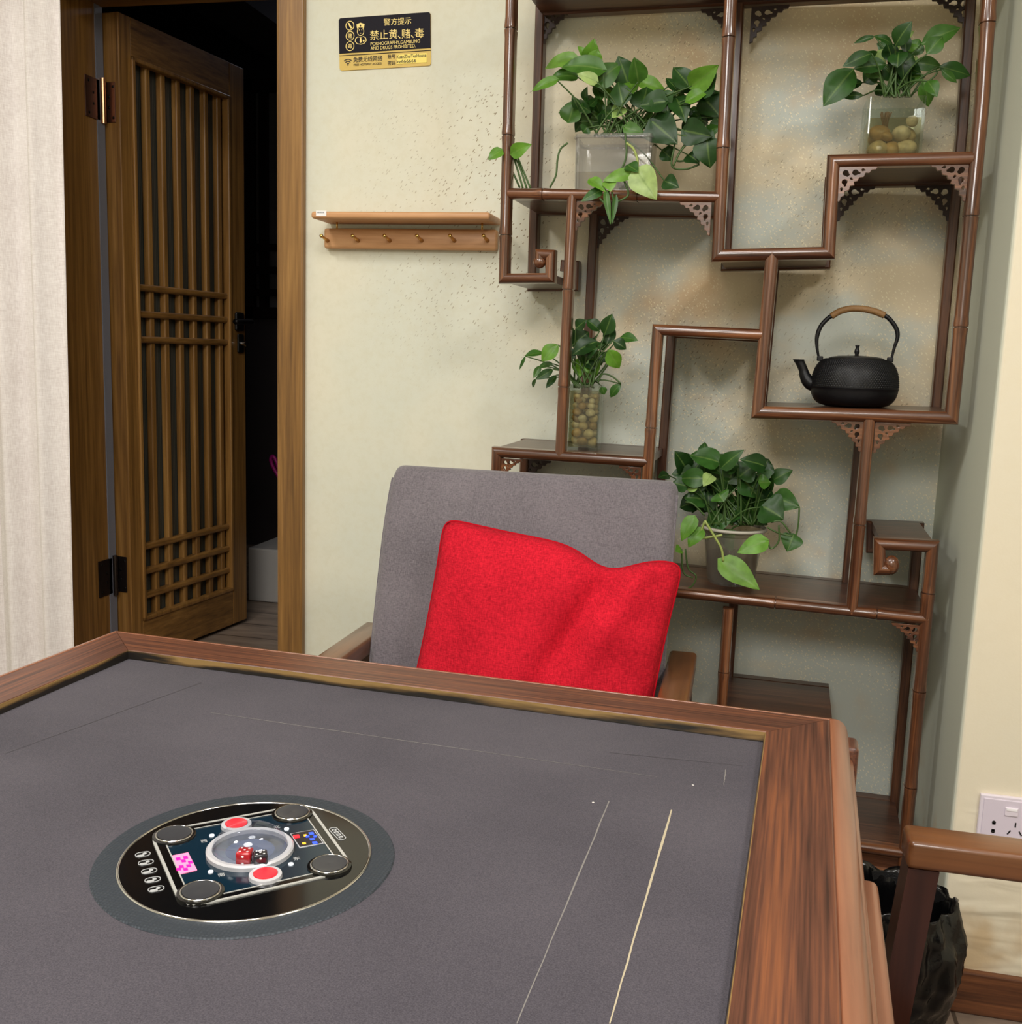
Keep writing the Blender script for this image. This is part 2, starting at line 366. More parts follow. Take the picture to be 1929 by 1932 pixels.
# ================================================================== THE SETTING
YW, YP, XA, CEIL = 2.375, 1.92, 0.416, 2.75          # back wall, pier face, alcove side, ceiling height
DXL, DXR, DTOP = -1.735, -1.117, 2.05                # doorway
XLEFT, XRIGHT, YFRONT = -2.45, 2.1, -2.0
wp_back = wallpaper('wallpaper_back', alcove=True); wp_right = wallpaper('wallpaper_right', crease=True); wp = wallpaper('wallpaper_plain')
def floormat():
    m, N, L, b = new_mat('floor_tile')
    geo = N.new('ShaderNodeNewGeometry'); mp = N.new('ShaderNodeMapping'); mp.inputs['Scale'].default_value = (2, 9, 1); L.new(geo.outputs['Position'], mp.inputs['Vector'])
    n = N.new('ShaderNodeTexNoise'); n.inputs['Scale'].default_value = 3; n.inputs['Detail'].default_value = 5; L.new(mp.outputs[0], n.inputs['Vector'])
    r = ramp(N, [(0.35, (116, 100, 88)), (0.65, (152, 134, 118))]); L.new(n.outputs['Fac'], r.inputs[0])
    br = N.new('ShaderNodeTexBrick'); br.inputs['Scale'].default_value = 1; br.inputs['Mortar Size'].default_value = 0.004; br.inputs['Brick Width'].default_value = 0.9; br.inputs['Row Height'].default_value = 0.15
    L.new(geo.outputs['Position'], br.inputs['Vector']); L.new(r.outputs[0], br.inputs['Color1']); L.new(r.outputs[0], br.inputs['Color2']); br.inputs['Mortar'].default_value = lin((80, 68, 58))
    L.new(br.outputs['Color'], b.inputs['Base Color']); b.inputs['Roughness'].default_value = 0.35; return m
FLOORM = floormat()
struct('floor', bx(XLEFT-0.1, XRIGHT+0.1, YFRONT-0.1, YW+0.02, -0.1, 0), FLOORM)
struct('ceiling', bx(XLEFT-0.1, XRIGHT+0.1, YFRONT-0.1, YW+0.3, CEIL, CEIL+0.1), pm('ceiling_white', (236, 232, 222), 0.9))
bm = bmesh.new()
box(bm, -1.055, XA+0.1, YW, YW+0.225, 0, CEIL)
box(bm, XLEFT, DXL-0.065, YW, YW+0.225, 0, CEIL)
box(bm, DXL-0.065, -1.055, YW, YW+0.225, DTOP+0.07, CEIL)
box(bm, DXL-0.065, -1.055, YW, YW+0.225, 0, 0.235)
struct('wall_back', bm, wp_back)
struct('wall_right', bx(XA, XRIGHT, YP, YW+0.2, 0, CEIL, 0.008, 3), wp_right)
struct('wall_far_right', bx(XRIGHT, XRIGHT+0.1, YFRONT, YP, 0, CEIL), wp)
struct('wall_left', bx(XLEFT-0.1, XLEFT, YFRONT, YW+0.2, 0, CEIL), wp)
struct('wall_front', bx(XLEFT-0.1, XRIGHT+0.1, YFRONT-0.1, YFRONT, 0, CEIL), wp)
bm = bx(XA-0.002, XRIGHT, YP-0.014, YP+0.002, 0, 0.083, 0.003)
struct('baseboard_right', bm, wood('base_wood', 'x', [(60, 34, 20), (92, 54, 32), (120, 74, 44)], rough=0.4, freq=40, stretch=1.5))

# doorway frame
tr = bpy.data.objects.new('trim_1', None); C.objects.link(tr); tr.location = (-1.4, YW, 0); tr['kind'] = 'structure'
bm = bx(DXR, -1.052, YW-0.018, YW+0.225, 0, DTOP+0.07, 0.004)
box(bm, DXR-0.004, DXR+0.012, YW-0.012, YW+0.2, 0, DTOP+0.02, 0.002)
obj('jamb', bm, pine('z'), tr)
bm = bx(DXL-0.065, DXL, YW-0.018, YW+0.2, 0, DTOP+0.07, 0.004)
obj('jamb', bm, pine('z'), tr)
obj('head_rail', bx(DXL, DXR, YW-0.018, YW+0.225, DTOP, DTOP+0.07, 0.004), pine('x'), tr)
obj('seal_strip', bx(DXL-0.004, DXL+0.003, YW+0.19, YW+0.222, 0.24, DTOP), pm('seal_grey', (112, 116, 128), 0.4, bump=0.3, bscale=60), tr)
obj('threshold', bx(DXL, DXR, YW-0.01, YW+0.225, 0.235, 0.242), pine('x'), tr)

# hallway beyond the doorway
HZ = 0.24
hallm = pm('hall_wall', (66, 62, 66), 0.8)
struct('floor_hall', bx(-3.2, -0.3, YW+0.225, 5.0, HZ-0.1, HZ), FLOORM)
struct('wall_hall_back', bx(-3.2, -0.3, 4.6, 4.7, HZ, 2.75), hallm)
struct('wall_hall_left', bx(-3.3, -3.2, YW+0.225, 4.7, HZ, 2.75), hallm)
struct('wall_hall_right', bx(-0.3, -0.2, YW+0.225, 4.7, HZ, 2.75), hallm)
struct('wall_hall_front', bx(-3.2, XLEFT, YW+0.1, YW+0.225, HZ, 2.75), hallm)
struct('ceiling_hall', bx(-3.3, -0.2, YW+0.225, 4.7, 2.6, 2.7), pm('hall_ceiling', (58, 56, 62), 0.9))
def beam(name, a, b, w, h):
    a = Vector(a); b = Vector(b); d = (b-a).normalized(); s = Vector((d.y, -d.x, 0)).normalized()*w/2; u = Vector((0, 0, h))
    b_ = bmesh.new(); prism(b_, [a-s, a+s, a+s+u, a-s+u], b-a); return struct(name, b_, pm('hall_beam', (50, 46, 48), 0.8))
beam('trim_2', at(340, -40, 3.2), at(560, 110, 3.9), 0.22, 0.2)

# door leaf (opened outward into the hallway)
ND = Vector((-1.687, 2.6, 0)); DD = Vector((0.126, 0.992, 0)).normalized(); DN = Vector((DD.y, -DD.x, 0))
DW, DT, DZ0, DZ1 = 0.572, 0.06, 0.252, 2.04
DM = Matrix(((DD.x, -DN.x, 0, ND.x), (DD.y, -DN.y, 0, ND.y), (0, 0, 1, 0), (0, 0, 0, 1)))   # local u, depth away from viewer side, z
def leafuv(px, py):
    d = ray(px, py); o = Vector((0, 0, CAMZ)); t = (ND-o).dot(DN)/d.dot(DN); p = o+d*t
    return (p-ND).dot(DD), p.z
door = bpy.data.objects.new('door_1', None); C.objects.link(door); door.location = (ND.x, ND.y, DZ0)
tag(door, 'open lattice wooden door leaf swung into the dark hallway', kind='structure')
u0, zt = leafuv(252, 95); u1 = leafuv(436, 600)[0]; zb = leafuv(270, 1172)[1]
u0 = leafuv(258, 600)[0]
zt = min(zt, DZ1-0.1)
obj('stile', bx(0, u0, 0, DT, DZ0, DZ1, 0.003, M=DM), pine('z'), door)
obj('stile', bx(u1, DW, 0, DT, DZ0, DZ1, 0.003, M=DM), pine('z'), door)
obj('top_rail', bx(u0, u1, 0, DT, zt, DZ1, 0.002, M=DM), pine('y'), door)
obj('bottom_rail', bx(u0, u1, 0, DT, DZ0, zb, 0.002, M=DM), pine('y'), door)
bm = bmesh.new()
for (a, b, c, d) in ((u0, u0+0.012, zb, zt), (u1-0.012, u1, zb, zt), (u0, u1, zb, zb+0.012), (u0, u1, zt-0.012, zt)): box(bm, a, b, -0.006, 0.02, c, d, 0.003, M=DM)
obj('panel_molding', bm, pine('z'), door)
def ribbed():
    m, N, L, b = new_mat('ribbed_backing')
    t = N.new('ShaderNodeTexCoord'); w = N.new('ShaderNodeTexWave'); w.inputs['Scale'].default_value = 45; w.bands_direction = 'Y'; L.new(t.outputs['Object'], w.inputs['Vector'])
    r = ramp(N, [(0.2, (46, 50, 46)), (0.8, (78, 80, 74))]); L.new(w.outputs['Fac'], r.inputs[0]); L.new(r.outputs[0], b.inputs['Base Color']); b.inputs['Roughness'].default_value = 0.35
    return m
obj('backing_panel', bx(u0, u1, 0.034, 0.04, zb, zt, M=DM), ribbed(), door)
ys = 500
barx = [288, 315, 342, 368, 394, 418]
for i, px in enumerate((291, 319, 347, 373, 398.5, 422)):
    uc = leafuv(px, 400)[0]
    obj('lattice_bar', bx(uc-0.0095, uc+0.0095, 0.012, 0.033, zb+0.002, zt-0.002, 0.004, M=DM), pine('z'), door)
for py in (543, 593, 641, 1033, 1080, 1126):
    zc = leafuv(276, py)[1]
    obj('lattice_crossbar', bx(u0+0.01, u1-0.004, 0.004, 0.03, zc-0.0095, zc+0.0095, 0.006, 3, M=DM), pine('y'), door)
for (py, m1, m2) in ((190, COPPER, COPPERL), (1085, pm('dark_hinge', (52, 44, 42), 0.4, 0.8), pm('dark_hinge_pin', (74, 66, 62), 0.3, 0.9))):
    p = at(181 if py < 500 else 205, py, 2.58); h = 0.052
    hg = obj('hinge', bx(DXL, DXL+0.003, 2.515, 2.578, p.z-h, p.z+h, 0.001), m1, door)
    obj('hinge_wing', bx(-0.003, 0, 0.014, DT-0.004, p.z-h, p.z+h, 0.001, M=DM), m1, hg)
    bm = bmesh.new(); tube(bm, [(DXL+0.007, 2.586, p.z-h-0.006), (DXL+0.007, 2.586, p.z+h+0.006)], 0.0075, 12)
    obj('hinge_pin', bm, m2, hg, True, auto=40)
    for (a_, zz) in ((0.02, 0.04), (0.034, 0.014), (0.034, -0.014), (0.02, -0.04)):
        bm = bmesh.new(); lathe(bm, [(0.004, 0), (0.0034, 0.001), (0.0002, 0.0015)], 10)
        for v in bm.verts: v.co = DM @ Vector((-0.003-v.co.z, a_+v.co.x, p.z+zz+v.co.y))
        obj('screw', bm, BLACKM, hg, True)
        bm = bmesh.new(); lathe(bm, [(0.004, 0), (0.0034, 0.001), (0.0002, 0.0015)], 10)
        for v in bm.verts: v.co = Vector((DXL+0.003+v.co.z, 2.54+(a_-0.027)*1.4+v.co.x, p.z+zz+v.co.y))
        obj('screw', bm, BLACKM, hg, True)
uh, zh = leafuv(449, 607)
hd = obj('handle', bx(uh-0.022, uh+0.022, -0.012, 0, zh-0.03, zh+0.03, 0.006, M=DM), BLACKM, door)
bm = bmesh.new(); A = DM @ Vector((uh, -0.01, zh)); B = DM @ Vector((uh, -0.05, zh)); E_ = DM @ Vector((uh-0.09, -0.052, zh-0.002))
tube(bm, smooth_path([A, B, DM @ Vector((uh-0.02, -0.054, zh)), E_], 5), 0.009, 10); obj('lever', bm, BLACKM, hd, True)
uk, zk = leafuv(452, 648)
bm = bx(uk-0.016, uk+0.016, -0.008, 0, zk-0.03, zk+0.03, 0.004, M=DM); kp = obj('key_plate', bm, BLACKM, door)
bm = bmesh.new(); tube(bm, [DM @ Vector((uk, -0.008, zk)), DM @ Vector((uk, -0.028, zk))], 0.009, 12); obj('lock_cylinder', bm, CHROME, kp, True, auto=40)

# hallway contents
o = bpy.data.objects.new('hall_lattice_screen', None); C.objects.link(o)
sx0 = at(462, 300, 4.45).x; sx1 = sx0+0.62; zs0 = at(480, 600, 4.45).z; zs1 = at(480, 150, 4.45).z
o.location = (sx0, 4.45, zs0); tag(o, 'dark wooden lattice screen standing at the back of the hallway', 'screen')
dk = pm('screen_dark', (40, 26, 22), 0.5)
bm = bx(sx0, sx1, 4.44, 4.48, zs0, zs0+0.05); box(bm, sx0, sx1, 4.44, 4.48, zs1-0.05, zs1); box(bm, sx0, sx0+0.04, 4.44, 4.48, zs0, zs1); box(bm, sx1-0.04, sx1, 4.44, 4.48, zs0, zs1)
obj('frame', bm, dk, o)
for k in range(1, 7): obj('lattice_bar', bx(sx0+k*0.088-0.018, sx0+k*0.088+0.018, 4.445, 4.475, zs0, zs1), dk, o)
for z in (0.1, 0.2, 0.3): obj('lattice_crossbar', bx(sx0, sx1, 4.435, 4.46, zs0+z, zs0+z+0.03), dk, o)
obj('paper_backing', bx(sx0+0.02, sx1-0.02, 4.485, 4.49, zs0, zs1), pm('screen_paper', (150, 150, 158), 0.8), o)
obj('lower_panel', bx(sx0, sx1, 4.45, 4.5, HZ, zs0), pm('screen_panel', (74, 66, 66), 0.7), o)
p = at(500, 1090, 4.05)
a = az(468, 1133, HZ); b = az(534, 1138, HZ)
o = obj('step_block', bx(a.x, a.x+0.75, a.y, a.y+0.3, HZ, HZ+0.2, 0.006), pm('step_stone', (176, 172, 168), 0.6)); centre(o)
tag(o, 'pale stone step block on the hallway floor behind the door leaf', 'step')
o = thing('plastic_brush', 'magenta plastic brush with loop handle leaning in the hallway by the right jamb', 'brush', az(533, 1150, HZ))
yb_ = 3.9
bm = bmesh.new(); tube(bm, [at(x, y, yb_) for (x, y) in smooth_path([(527, 900, 0), (515, 880, 0), (511, 866, 0), (515, 861, 0), (522, 872, 0), (530, 900, 0)], 6) and [(q.x, q.y) for q in smooth_path([(529, 905, 0), (516, 882, 0), (511, 867, 0), (515, 861, 0), (522, 872, 0), (531, 903, 0)], 6)]], 0.0075, 8)
MAG = pm('magenta_plastic', (196, 24, 140), 0.35)
obj('handle_loop', bm, MAG, o, True)
q0 = at(531, 905, yb_); q1 = Vector((q0.x+0.10, yb_, HZ+0.12))
bm = bmesh.new(); tube(bm, [q0, q1], 0.009, 8); obj('handle_shaft', bm, MAG, o, True)
o.location.x = q1.x; o.location.y = yb_
for ch in o.children: ch.data.transform(Matrix.Translation(az(533, 1150, HZ)-Vector((q1.x, yb_, HZ))))
o.location.z = HZ
bm = bx(q1.x-0.06, q1.x+0.06, yb_-0.025, yb_+0.025, HZ, HZ+0.12, 0.01); obj('brush_head', bm, pm('bristle_white', (200, 200, 205), 0.8), o)

# ================================================================== WALL THINGS
# curtain
def curtain():
    bm = bmesh.new(); nx, nz = 150, 40
    z0, z1 = 0.03, 2.6; grid = []
    for j in range(nz+1):
        f = j/nz; z = z0+(z1-z0)*f
        xr = -1.653 + 0.019*max(0, min(1, (z-0.37)/1.6))
        row = []
        for i in range(nx+1):
            u = i/nx; x = -2.36+(xr+2.36)*u
            y = 2.285+0.026*math.sin(u*2*PI*6.2+0.6*math.sin(f*2.3))+0.006*math.sin(u*2*PI*15+f*3)
            if u > 0.97: y = 2.285+(y-2.285)*(1-u)/0.03
            row.append(bm.verts.new((x, y, z)))
        grid.append(row)
    for j in range(nz):
        for i in range(nx): bm.faces.new((grid[j][i], grid[j][i+1], grid[j+1][i+1], grid[j+1][i]))
    return bm
def linen():
    m = fabric('linen', (216, 208, 204), (240, 235, 232), 700, 60, 0.9, 0.1, 0.15)
    return m
o = obj('curtain', curtain(), linen(), None, True); md = o.modifiers.new('s', 'SOLIDIFY'); md.thickness = 0.0015
centre(o); tag(o, 'off-white linen curtain hanging in soft folds at the left of the doorway', 'curtain')

# sign
s00 = at(640.5, 35.5, YW); s10 = at(813.5, 23.5, YW); s01 = at(642, 134, YW)
su = (s10-s00); SWd = su.length; su.normalize(); sv = (s00-s01); SH = sv.length; sv = Vector((-su.z, 0, su.x)); 
SM = Matrix(((su.x, sv.x, 0, s01.x), (0, 0, -1, YW), (su.z, sv.z, 0, s01.z), (0, 0, 0, 1)))      # local: u right, v up, w out of wall
sg = thing('wall_sign', 'black and gold police notice and wireless hotspot plaque on the cream wall', 'sign', SM @ Vector((SWd/2, 0, 0)))
sw, sh = SWd, SH
T = lambda u, v, w=0.0: SM @ Matrix.Translation((u, v, w))
GOLD = pm('sign_gold', (208, 178, 92), 0.5, 0.1); NAVY = pm('sign_black', (26, 23, 32), 0.5, spec=0.12); GOLDT = pm('sign_gold_text', (238, 212, 128), 0.45, 0.1)
INK = pm('sign_ink', (50, 40, 24), 0.5); WHITEP = pm('sign_label', (246, 224, 110), 0.5)
yb = 0.29*sh
obj('plaque', curve_mesh([rrect(sw/2, sh/2, sw, sh, 0.006)], 0.0015, T(0, 0, 0.0015)), GOLD, sg)
pts = [(0, yb+0.004)]+[(sw, yb+0.004)]+[p for p in rrect(sw/2, sh/2, sw, sh, 0.006) if p[1] > sh*0.6]
obj('black_field', curve_mesh([pts], 0.0003, T(0, 0, 0.0034)), NAVY, sg)
obj('border_line', curve_mesh([[(0, yb-0.0015), (sw, yb-0.0015), (sw, yb), (0, yb)]], 0.0003, T(0, 0, 0.0034)), NAVY, sg)
def zs(zx, zy):   # zoom-crop pixel on the sign -> local uv
    d = ray(620+zx*0.17626, zy*0.17626); p = Vector((0, 0, CAMZ))+d*(YW/d.y)-SM.translation
    return p.dot(su), p.dot(sv)
def stext(body, zx0, zy0, zx1, zy1, hpx, mat, bold=0.0, name='lettering', w=0.0038):
    a = zs(zx0, zy0); b = zs(zx1, zy1); k = sw/980.0
    return obj(name, text_bm(body, hpx*k, T(a[0], a[1], w), b[0]-a[0], bold), mat, sg)
stext('警方提示', 598, 275, 892, 262, 74, GOLDT)
stext('禁止黄', 453, 428, 744, 414, 100, GOLDT)
stext('、', 744, 414, 778, 412, 100, GOLDT)
stext('赌', 790, 411, 884, 407, 100, GOLDT)
stext('、', 884, 407, 916, 405, 100, GOLDT)
stext('毒', 930, 404, 1028, 399, 100, GOLDT)
stext('PORNOGRAPHY,GAMBLING', 458, 494, 986, 468, 46, GOLDT)
stext('AND DRUGS PROHIBITED.', 458, 541, 938, 516, 46, GOLDT)
stext('免费无线网络', 272, 668, 582, 656, 56, INK)
stext('FREE HOTSPOT ACCESS', 277, 710, 574, 697, 27, INK)
stext('账号', 640, 630, 720, 626, 44, INK); stext('密码', 640, 700, 722, 696, 44, INK)
a = zs(736, 692); b = zs(1058, 572)
obj('paper_label', curve_mesh([[a, (b[0], a[1]), b, (a[0], b[1])]], 0.0004, T(0, 0, 0.0036)), WHITEP, sg)
stext('KuanZhaiTeaHouse', 738, 632, 1052, 616, 46, INK, w=0.0044); stext('kz666666', 738, 682, 945, 666, 42, INK, w=0.0044)
bm = bmesh.new()
def addc(bm, spl, w=0.0037, ext=0.0003):
    b2 = curve_mesh(spl, ext, T(0, 0, w)); me = bpy.data.meshes.new('t'); b2.to_mesh(me); b2.free(); bm.from_mesh(me); bpy.data.meshes.remove(me)
k = sw/980
cs = [zs(236, 280), zs(238, 390), zs(237, 499)]
for c in cs: addc(bm, [circ(c[0], c[1], 47*k), circ(c[0], c[1], 40*k)])
c = cs[0]; addc(bm, [[(c[0]-20*k, c[1]+32*k), (c[0]-4*k, c[1]+24*k), (c[0]+14*k, c[1]-6*k), (c[0]+26*k, c[1]-24*k), (c[0]+10*k, c[1]-30*k), (c[0]-8*k, c[1]-4*k)]])
obj('prohibition_icon', bm, GOLDT, sg)
for ch, c in (('赌', cs[1]), ('毒', cs[2])): obj('lettering', text_bm(ch, 52*k, T(c[0]-24*k, c[1]-19*k, 0.0038), 48*k), GOLDT, sg)
bm = bmesh.new(); h = zs(350, 330)
hx, hy = h
addc(bm, [[(hx-44*k, hy+58*k), (hx, hy+74*k), (hx+44*k, hy+58*k), (hx+36*k, hy+18*k), (hx, hy+26*k), (hx-36*k, hy+18*k)], circ(hx, hy+46*k, 9*k, 10)])
addc(bm, [circ(hx, hy-10*k, 38*k, 24, 44*k), circ(hx, hy-10*k, 32*k, 24, 38*k)])
addc(bm, [circ(hx-13*k, hy+4*k, 5*k, 8)]); addc(bm, [circ(hx+13*k, hy+4*k, 5*k, 8)]); addc(bm, [circ(hx, hy-28*k, 9*k, 10, 3*k)])
body = [(hx-64*k, hy-104*k), (hx-58*k, hy-76*k), (hx-34*k, hy-58*k), (hx, hy-66*k), (hx+34*k, hy-58*k), (hx+58*k, hy-76*k), (hx+64*k, hy-104*k), (hx+40*k, hy-130*k), (hx, hy-138*k), (hx-40*k, hy-130*k)]
inn = [(hx+(x-hx)*0.88, hy-98*k+(y-hy+98*k)*0.86) for x, y in body]
addc(bm, [body, inn]); addc(bm, [[(hx-6*k, hy-66*k), (hx+6*k, hy-66*k), (hx+11*k, hy-112*k), (hx, hy-124*k), (hx-11*k, hy-112*k)]])
addc(bm, [circ(hx+32*k, hy-102*k, 10*k, 12)])
obj('officer_icon', bm, GOLDT, sg)
bm = bmesh.new(); wx, wy = zs(214, 702)
for r in (22, 42, 62):
    ou = [(wx+r*k*math.cos(t), wy+r*k*math.sin(t)) for t in [PI*(0.25+0.5*q/10) for q in range(11)]]
    inn = [(wx+(r-9)*k*math.cos(t), wy+(r-9)*k*math.sin(t)) for t in [PI*(0.75-0.5*q/10) for q in range(11)]]
    addc(bm, [ou+inn])
addc(bm, [circ(wx, wy+2*k, 7*k, 10)])
obj('wireless_icon', bm, INK, sg)

# coat rack
RX0, RX1 = at(588, 405, 2.27).x, at(925, 410, 2.27).x
rz1 = at(760, 399, 2.265).z; rz0 = at(760, 413, 2.265).z
bx1 = at(610, 450, 2.35).x; bx2 = at(937, 450, 2.35).x; bz1 = at(760, 431, 2.35).z; bz0 = at(760, 470, 2.35).z
ck = thing('coat_rack', 'beech wall shelf over a rail of six brass pegs beside the doorway', 'coat rack', ((RX0+RX1)/2, YW, bz0))
obj('shelf_plank', bx(RX0, RX1, 2.265, YW, rz0, rz1, 0.006, 3), beech('x'), ck, True, auto=40)
obj('peg_rail', bx(bx1, bx2, 2.352, YW, bz0, bz1, 0.006, 3), beech('x'), ck, True, auto=40)
for px in (633, 908):
    x = at(px, 422, 2.32).x; bm = bmesh.new(); tube(bm, [(x, 2.33, bz1-0.004), (x, 2.33, rz0+0.003)], 0.0022, 10); obj('support_pin', bm, BRASS, ck, True)
for i, zx in enumerate((268, 535, 808, 1085, 1368, 1655)):
    b_ = at(560+zx*0.21773, 360+434*0.21773, 2.352); e_ = b_+Vector((-0.001, -0.036, 0.008))
    bm = bmesh.new(); tube(bm, [b_+Vector((0, 0.004, 0)), b_+(e_-b_)*0.5, b_+(e_-b_)*0.85, b_+(e_-b_)*0.93, e_, e_+(e_-b_)*0.04], [0.0052, 0.0036, 0.0028, 0.0042, 0.0044, 0.002], 12)
    obj('peg', bm, BRASS, ck, True)
p = at(606, 402, 2.264)
st_ = obj('price_sticker', bx(p.x-0.0125, p.x+0.0125, 2.2645, 2.2655, p.z-0.0065, p.z+0.0055), pm('sticker', (240, 240, 240), 0.5), ck)
bm = bmesh.new()
for q in range(7): box(bm, p.x-0.009+q*0.0024, p.x-0.0078+q*0.0024, 2.2640, 2.2646, p.z, p.z+0.003)
obj('sticker_print', bm, pm('sticker_grey', (120, 118, 116), 0.6), st_)

# power outlet on the pier
oz = at(1889, 1499, YP).z; ox = at(1849, 1500, YP).x
ot = thing('power_outlet', 'white power outlet plate with switch and five holes on the right wall', 'outlet', (ox+0.043, YP, oz-0.086))
WHT = pm('outlet_white', (226, 216, 226), 0.35); HOLE = pm('outlet_hole', (14, 12, 12), 0.8)
obj('plate', bx(ox, ox+0.086, YP-0.009, YP, oz-0.086, oz, 0.002), WHT, ot)
obj('inner_panel', bx(ox+0.006, ox+0.080, YP-0.0105, YP-0.008, oz-0.08, oz-0.006, 0.001), pm('outlet_inner', (218, 207, 220), 0.35), ot)
sw_ = obj('switch', bx(ox+0.042, ox+0.064, YP-0.0125, YP-0.01, oz-0.034, oz-0.018, 0.001), WHT, ot)
obj('indicator', bx(ox+0.044, ox+0.062, YP-0.0135, YP-0.0125, oz-0.024, oz-0.019, 0.0004), pm('switch_bright', (250, 246, 250), 0.25), sw_)
dx, dz = ox+0.026, oz-0.058
for s in (-1, 1):
    bm = bmesh.new(); lathe(bm, [(0.0033, 0), (0.0033, 0.0006)], 16)
    for v in bm.verts: v.co = Vector((dx+v.co.x, YP-0.0105-v.co.z, dz+s*0.0085+v.co.y))
    box(bm, dx-0.0028, dx+0.0028, YP-0.0111, YP-0.0105, dz+s*0.0075-(0.003 if s > 0 else 0), dz+s*0.0075+(0 if s > 0 else 0.003))
    obj('socket_hole', bm, HOLE, ot)
ex = ox+0.062
for (a, x, z) in ((0, ex, dz+0.008), (0.55, ex-0.0095, dz-0.007), (-0.55, ex+0.0095, dz-0.007)):
    M = Matrix.Translation((x, YP-0.0105, z)) @ Matrix.Rotation(a, 4, 'Y')
    obj('socket_hole', bx(-0.0012, 0.0012, -0.0006, 0, -0.0045, 0.0045, M=M), HOLE, ot)

# ================================================================== DISPLAY SHELF
YF, YB = 0.0, 0.27          # shelf depth in its own frame (front plane, back plane)
STH = math.radians(-2.5); SO = Vector((-0.06, 2.08, 0)); SX = Vector((math.cos(STH), math.sin(STH), 0)); SY = Vector((-math.sin(STH), math.cos(STH), 0))
def S(px, py, d=0.0):
    r = ray(px, py); c = Vector((0, 0, CAMZ)); t = (SO+SY*d-c).dot(SY)/r.dot(SY); p = c+r*t-SO
    return Vector((p.dot(SX), d, p.z))
sf = thing('display_shelf', 'dark rosewood display shelf of stepped bamboo-carved frames in the alcove', 'shelf', SO, STH)
def bamboo(name, p0, p1, w, nodes=(), e0=0, e1=0, back=False, ax=None):
    """member on the XZ plane; e = end cut: number -> mitre slope, 'pt' -> pointed"""
    a = Vector((p0.x, 0, p0.z)); b = Vector((p1.x, 0, p1.z)); t = (b-a); L = t.length; t.normalize(); s = Vector((-t.z, 0, t.x))
    bm = bmesh.new(); hw = w/2
    if back: prof = [(-hw, 0), (-hw, -0.026), (-hw+0.003, -0.029), (hw-0.003, -0.029), (hw, -0.026), (hw, 0)]; y0 = YB
    else:
        prof = [(-hw, 0.0), (-hw, -0.018)]+[(hw*math.cos(PI-PI*k/10)*1.0, -0.018-0.010*math.sin(PI*k/10)) for k in range(1, 10)]+[(hw, -0.018), (hw, 0.0)]; y0 = YF+0.028
    st = [(0, 1, 0)]
    if not back:
        for nz in sorted(nodes):
            d = nz
            st += [(d-0.022, 1, 0), (d-0.006, 1.10, 0), (d-0.0014, 1.08, 0), (d-0.0010, 0.90, 0), (d+0.0010, 0.90, 0), (d+0.0014, 1.08, 0), (d+0.006, 1.06, 0), (d+0.018, 1, 0)]
    st += [(L, 1, 0)]
    rings = []
    for i, (d, sc, _) in enumerate(st):
        ring = []
        for (la, dy) in prof:
            off = 0
            if i == 0: off = -abs(hw)+abs(la) if e0 == 'pt' else (e0*la)
            if i == len(st)-1: off = abs(hw)-abs(la) if e1 == 'pt' else (e1*la)
            ring.append(bm.verts.new(a+t*(d+off)+s*la*sc+Vector((0, y0+dy*(1+(sc-1)*0.7), 0))))
        rings.append(ring)
    n = len(prof)
    for A, B in zip(rings, rings[1:]):
        for k in range(n): bm.faces.new((A[k], A[(k+1) % n], B[(k+1) % n], B[k]))
    bm.faces.new(rings[0][::-1]); bm.faces.new(rings[-1])
    axn = 'z' if abs(t.z) > abs(t.x) else 'x'
    return obj(name, bm, (rosedark if back else rose)(axn), sf, True, True, 35)
def chain(pix, w, nodes=None, ends=(0, 0), backs=True, wb=0.02):
    """pix: polyline of photo pixels on the front plane; nodes: {segment: [pixel along it]}"""
    P = [S(x, y, YF) for x, y in pix]; out = []
    dirs = [(P[i+1]-P[i]).normalized() for i in range(len(P)-1)]
    for i in range(len(P)-1):
        e0, e1 = ends[0] if i == 0 else 0, ends[1] if i == len(P)-2 else 0
        def turn(d0, d1):
            c = d0.x*d1.z-d0.z*d1.x; return math.tan(math.atan2(c, d0.x*d1.x+d0.z*d1.z)/2)
        if i > 0: e0 = turn(dirs[i-1], dirs[i])
        if i < len(P)-2: e1 = -turn(dirs[i], dirs[i+1])
        horiz = abs(dirs[i].x) > abs(dirs[i].z)
        nd = [(S(x, y, YF)-P[i]).dot(dirs[i]) for x, y in (nodes or {}).get(i, [])]
        bamboo('rail' if horiz else 'post', P[i], P[i+1], w, nd, e0, e1)
        if backs: bamboo('rear_rail' if horiz else 'rear_post', P[i], P[i+1], wb, (), e0, e1, True)
    return P
BOARDS = {}
def board(key, pa, pb, w, x_in=0.004):
    a = S(*pa, YF); b = S(*pb, YF)
    if a.x > b.x: a, b = b, a
    h = w/2; th = 0.016; y0, y1 = YF+0.02, YB-0.015
    bm = bmesh.new(); d = Vector((0, y1-y0, 0))
    A = Vector((a.x, y0, a.z+h-0.001)); B = Vector((b.x, y0, b.z+h-0.001)); dn = Vector((0, 0, -th))
    prism(bm, [A+dn, B+dn, B, A], d)
    obj('shelf_board', bm, rosedark('x'), sf, local=True)
    BOARDS[key] = (a.x, a.z+h-0.001, b.x, b.z+h-0.001)
def ztop(key, x):
    x0, z0, x1, z1 = BOARDS[key]; x = x+0.06; return z0+(z1-z0)*(x-x0)/(x1-x0)
top_z = 1.185+0.735
def topy(px): # pixel height of the hidden top rail at this column on the front plane
    lo, hi = -300, 100
    for _ in range(40):
        mid = (lo+hi)/2
        if S(px, mid, YF).z > top_z: lo = mid
        else: hi = mid
    return lo
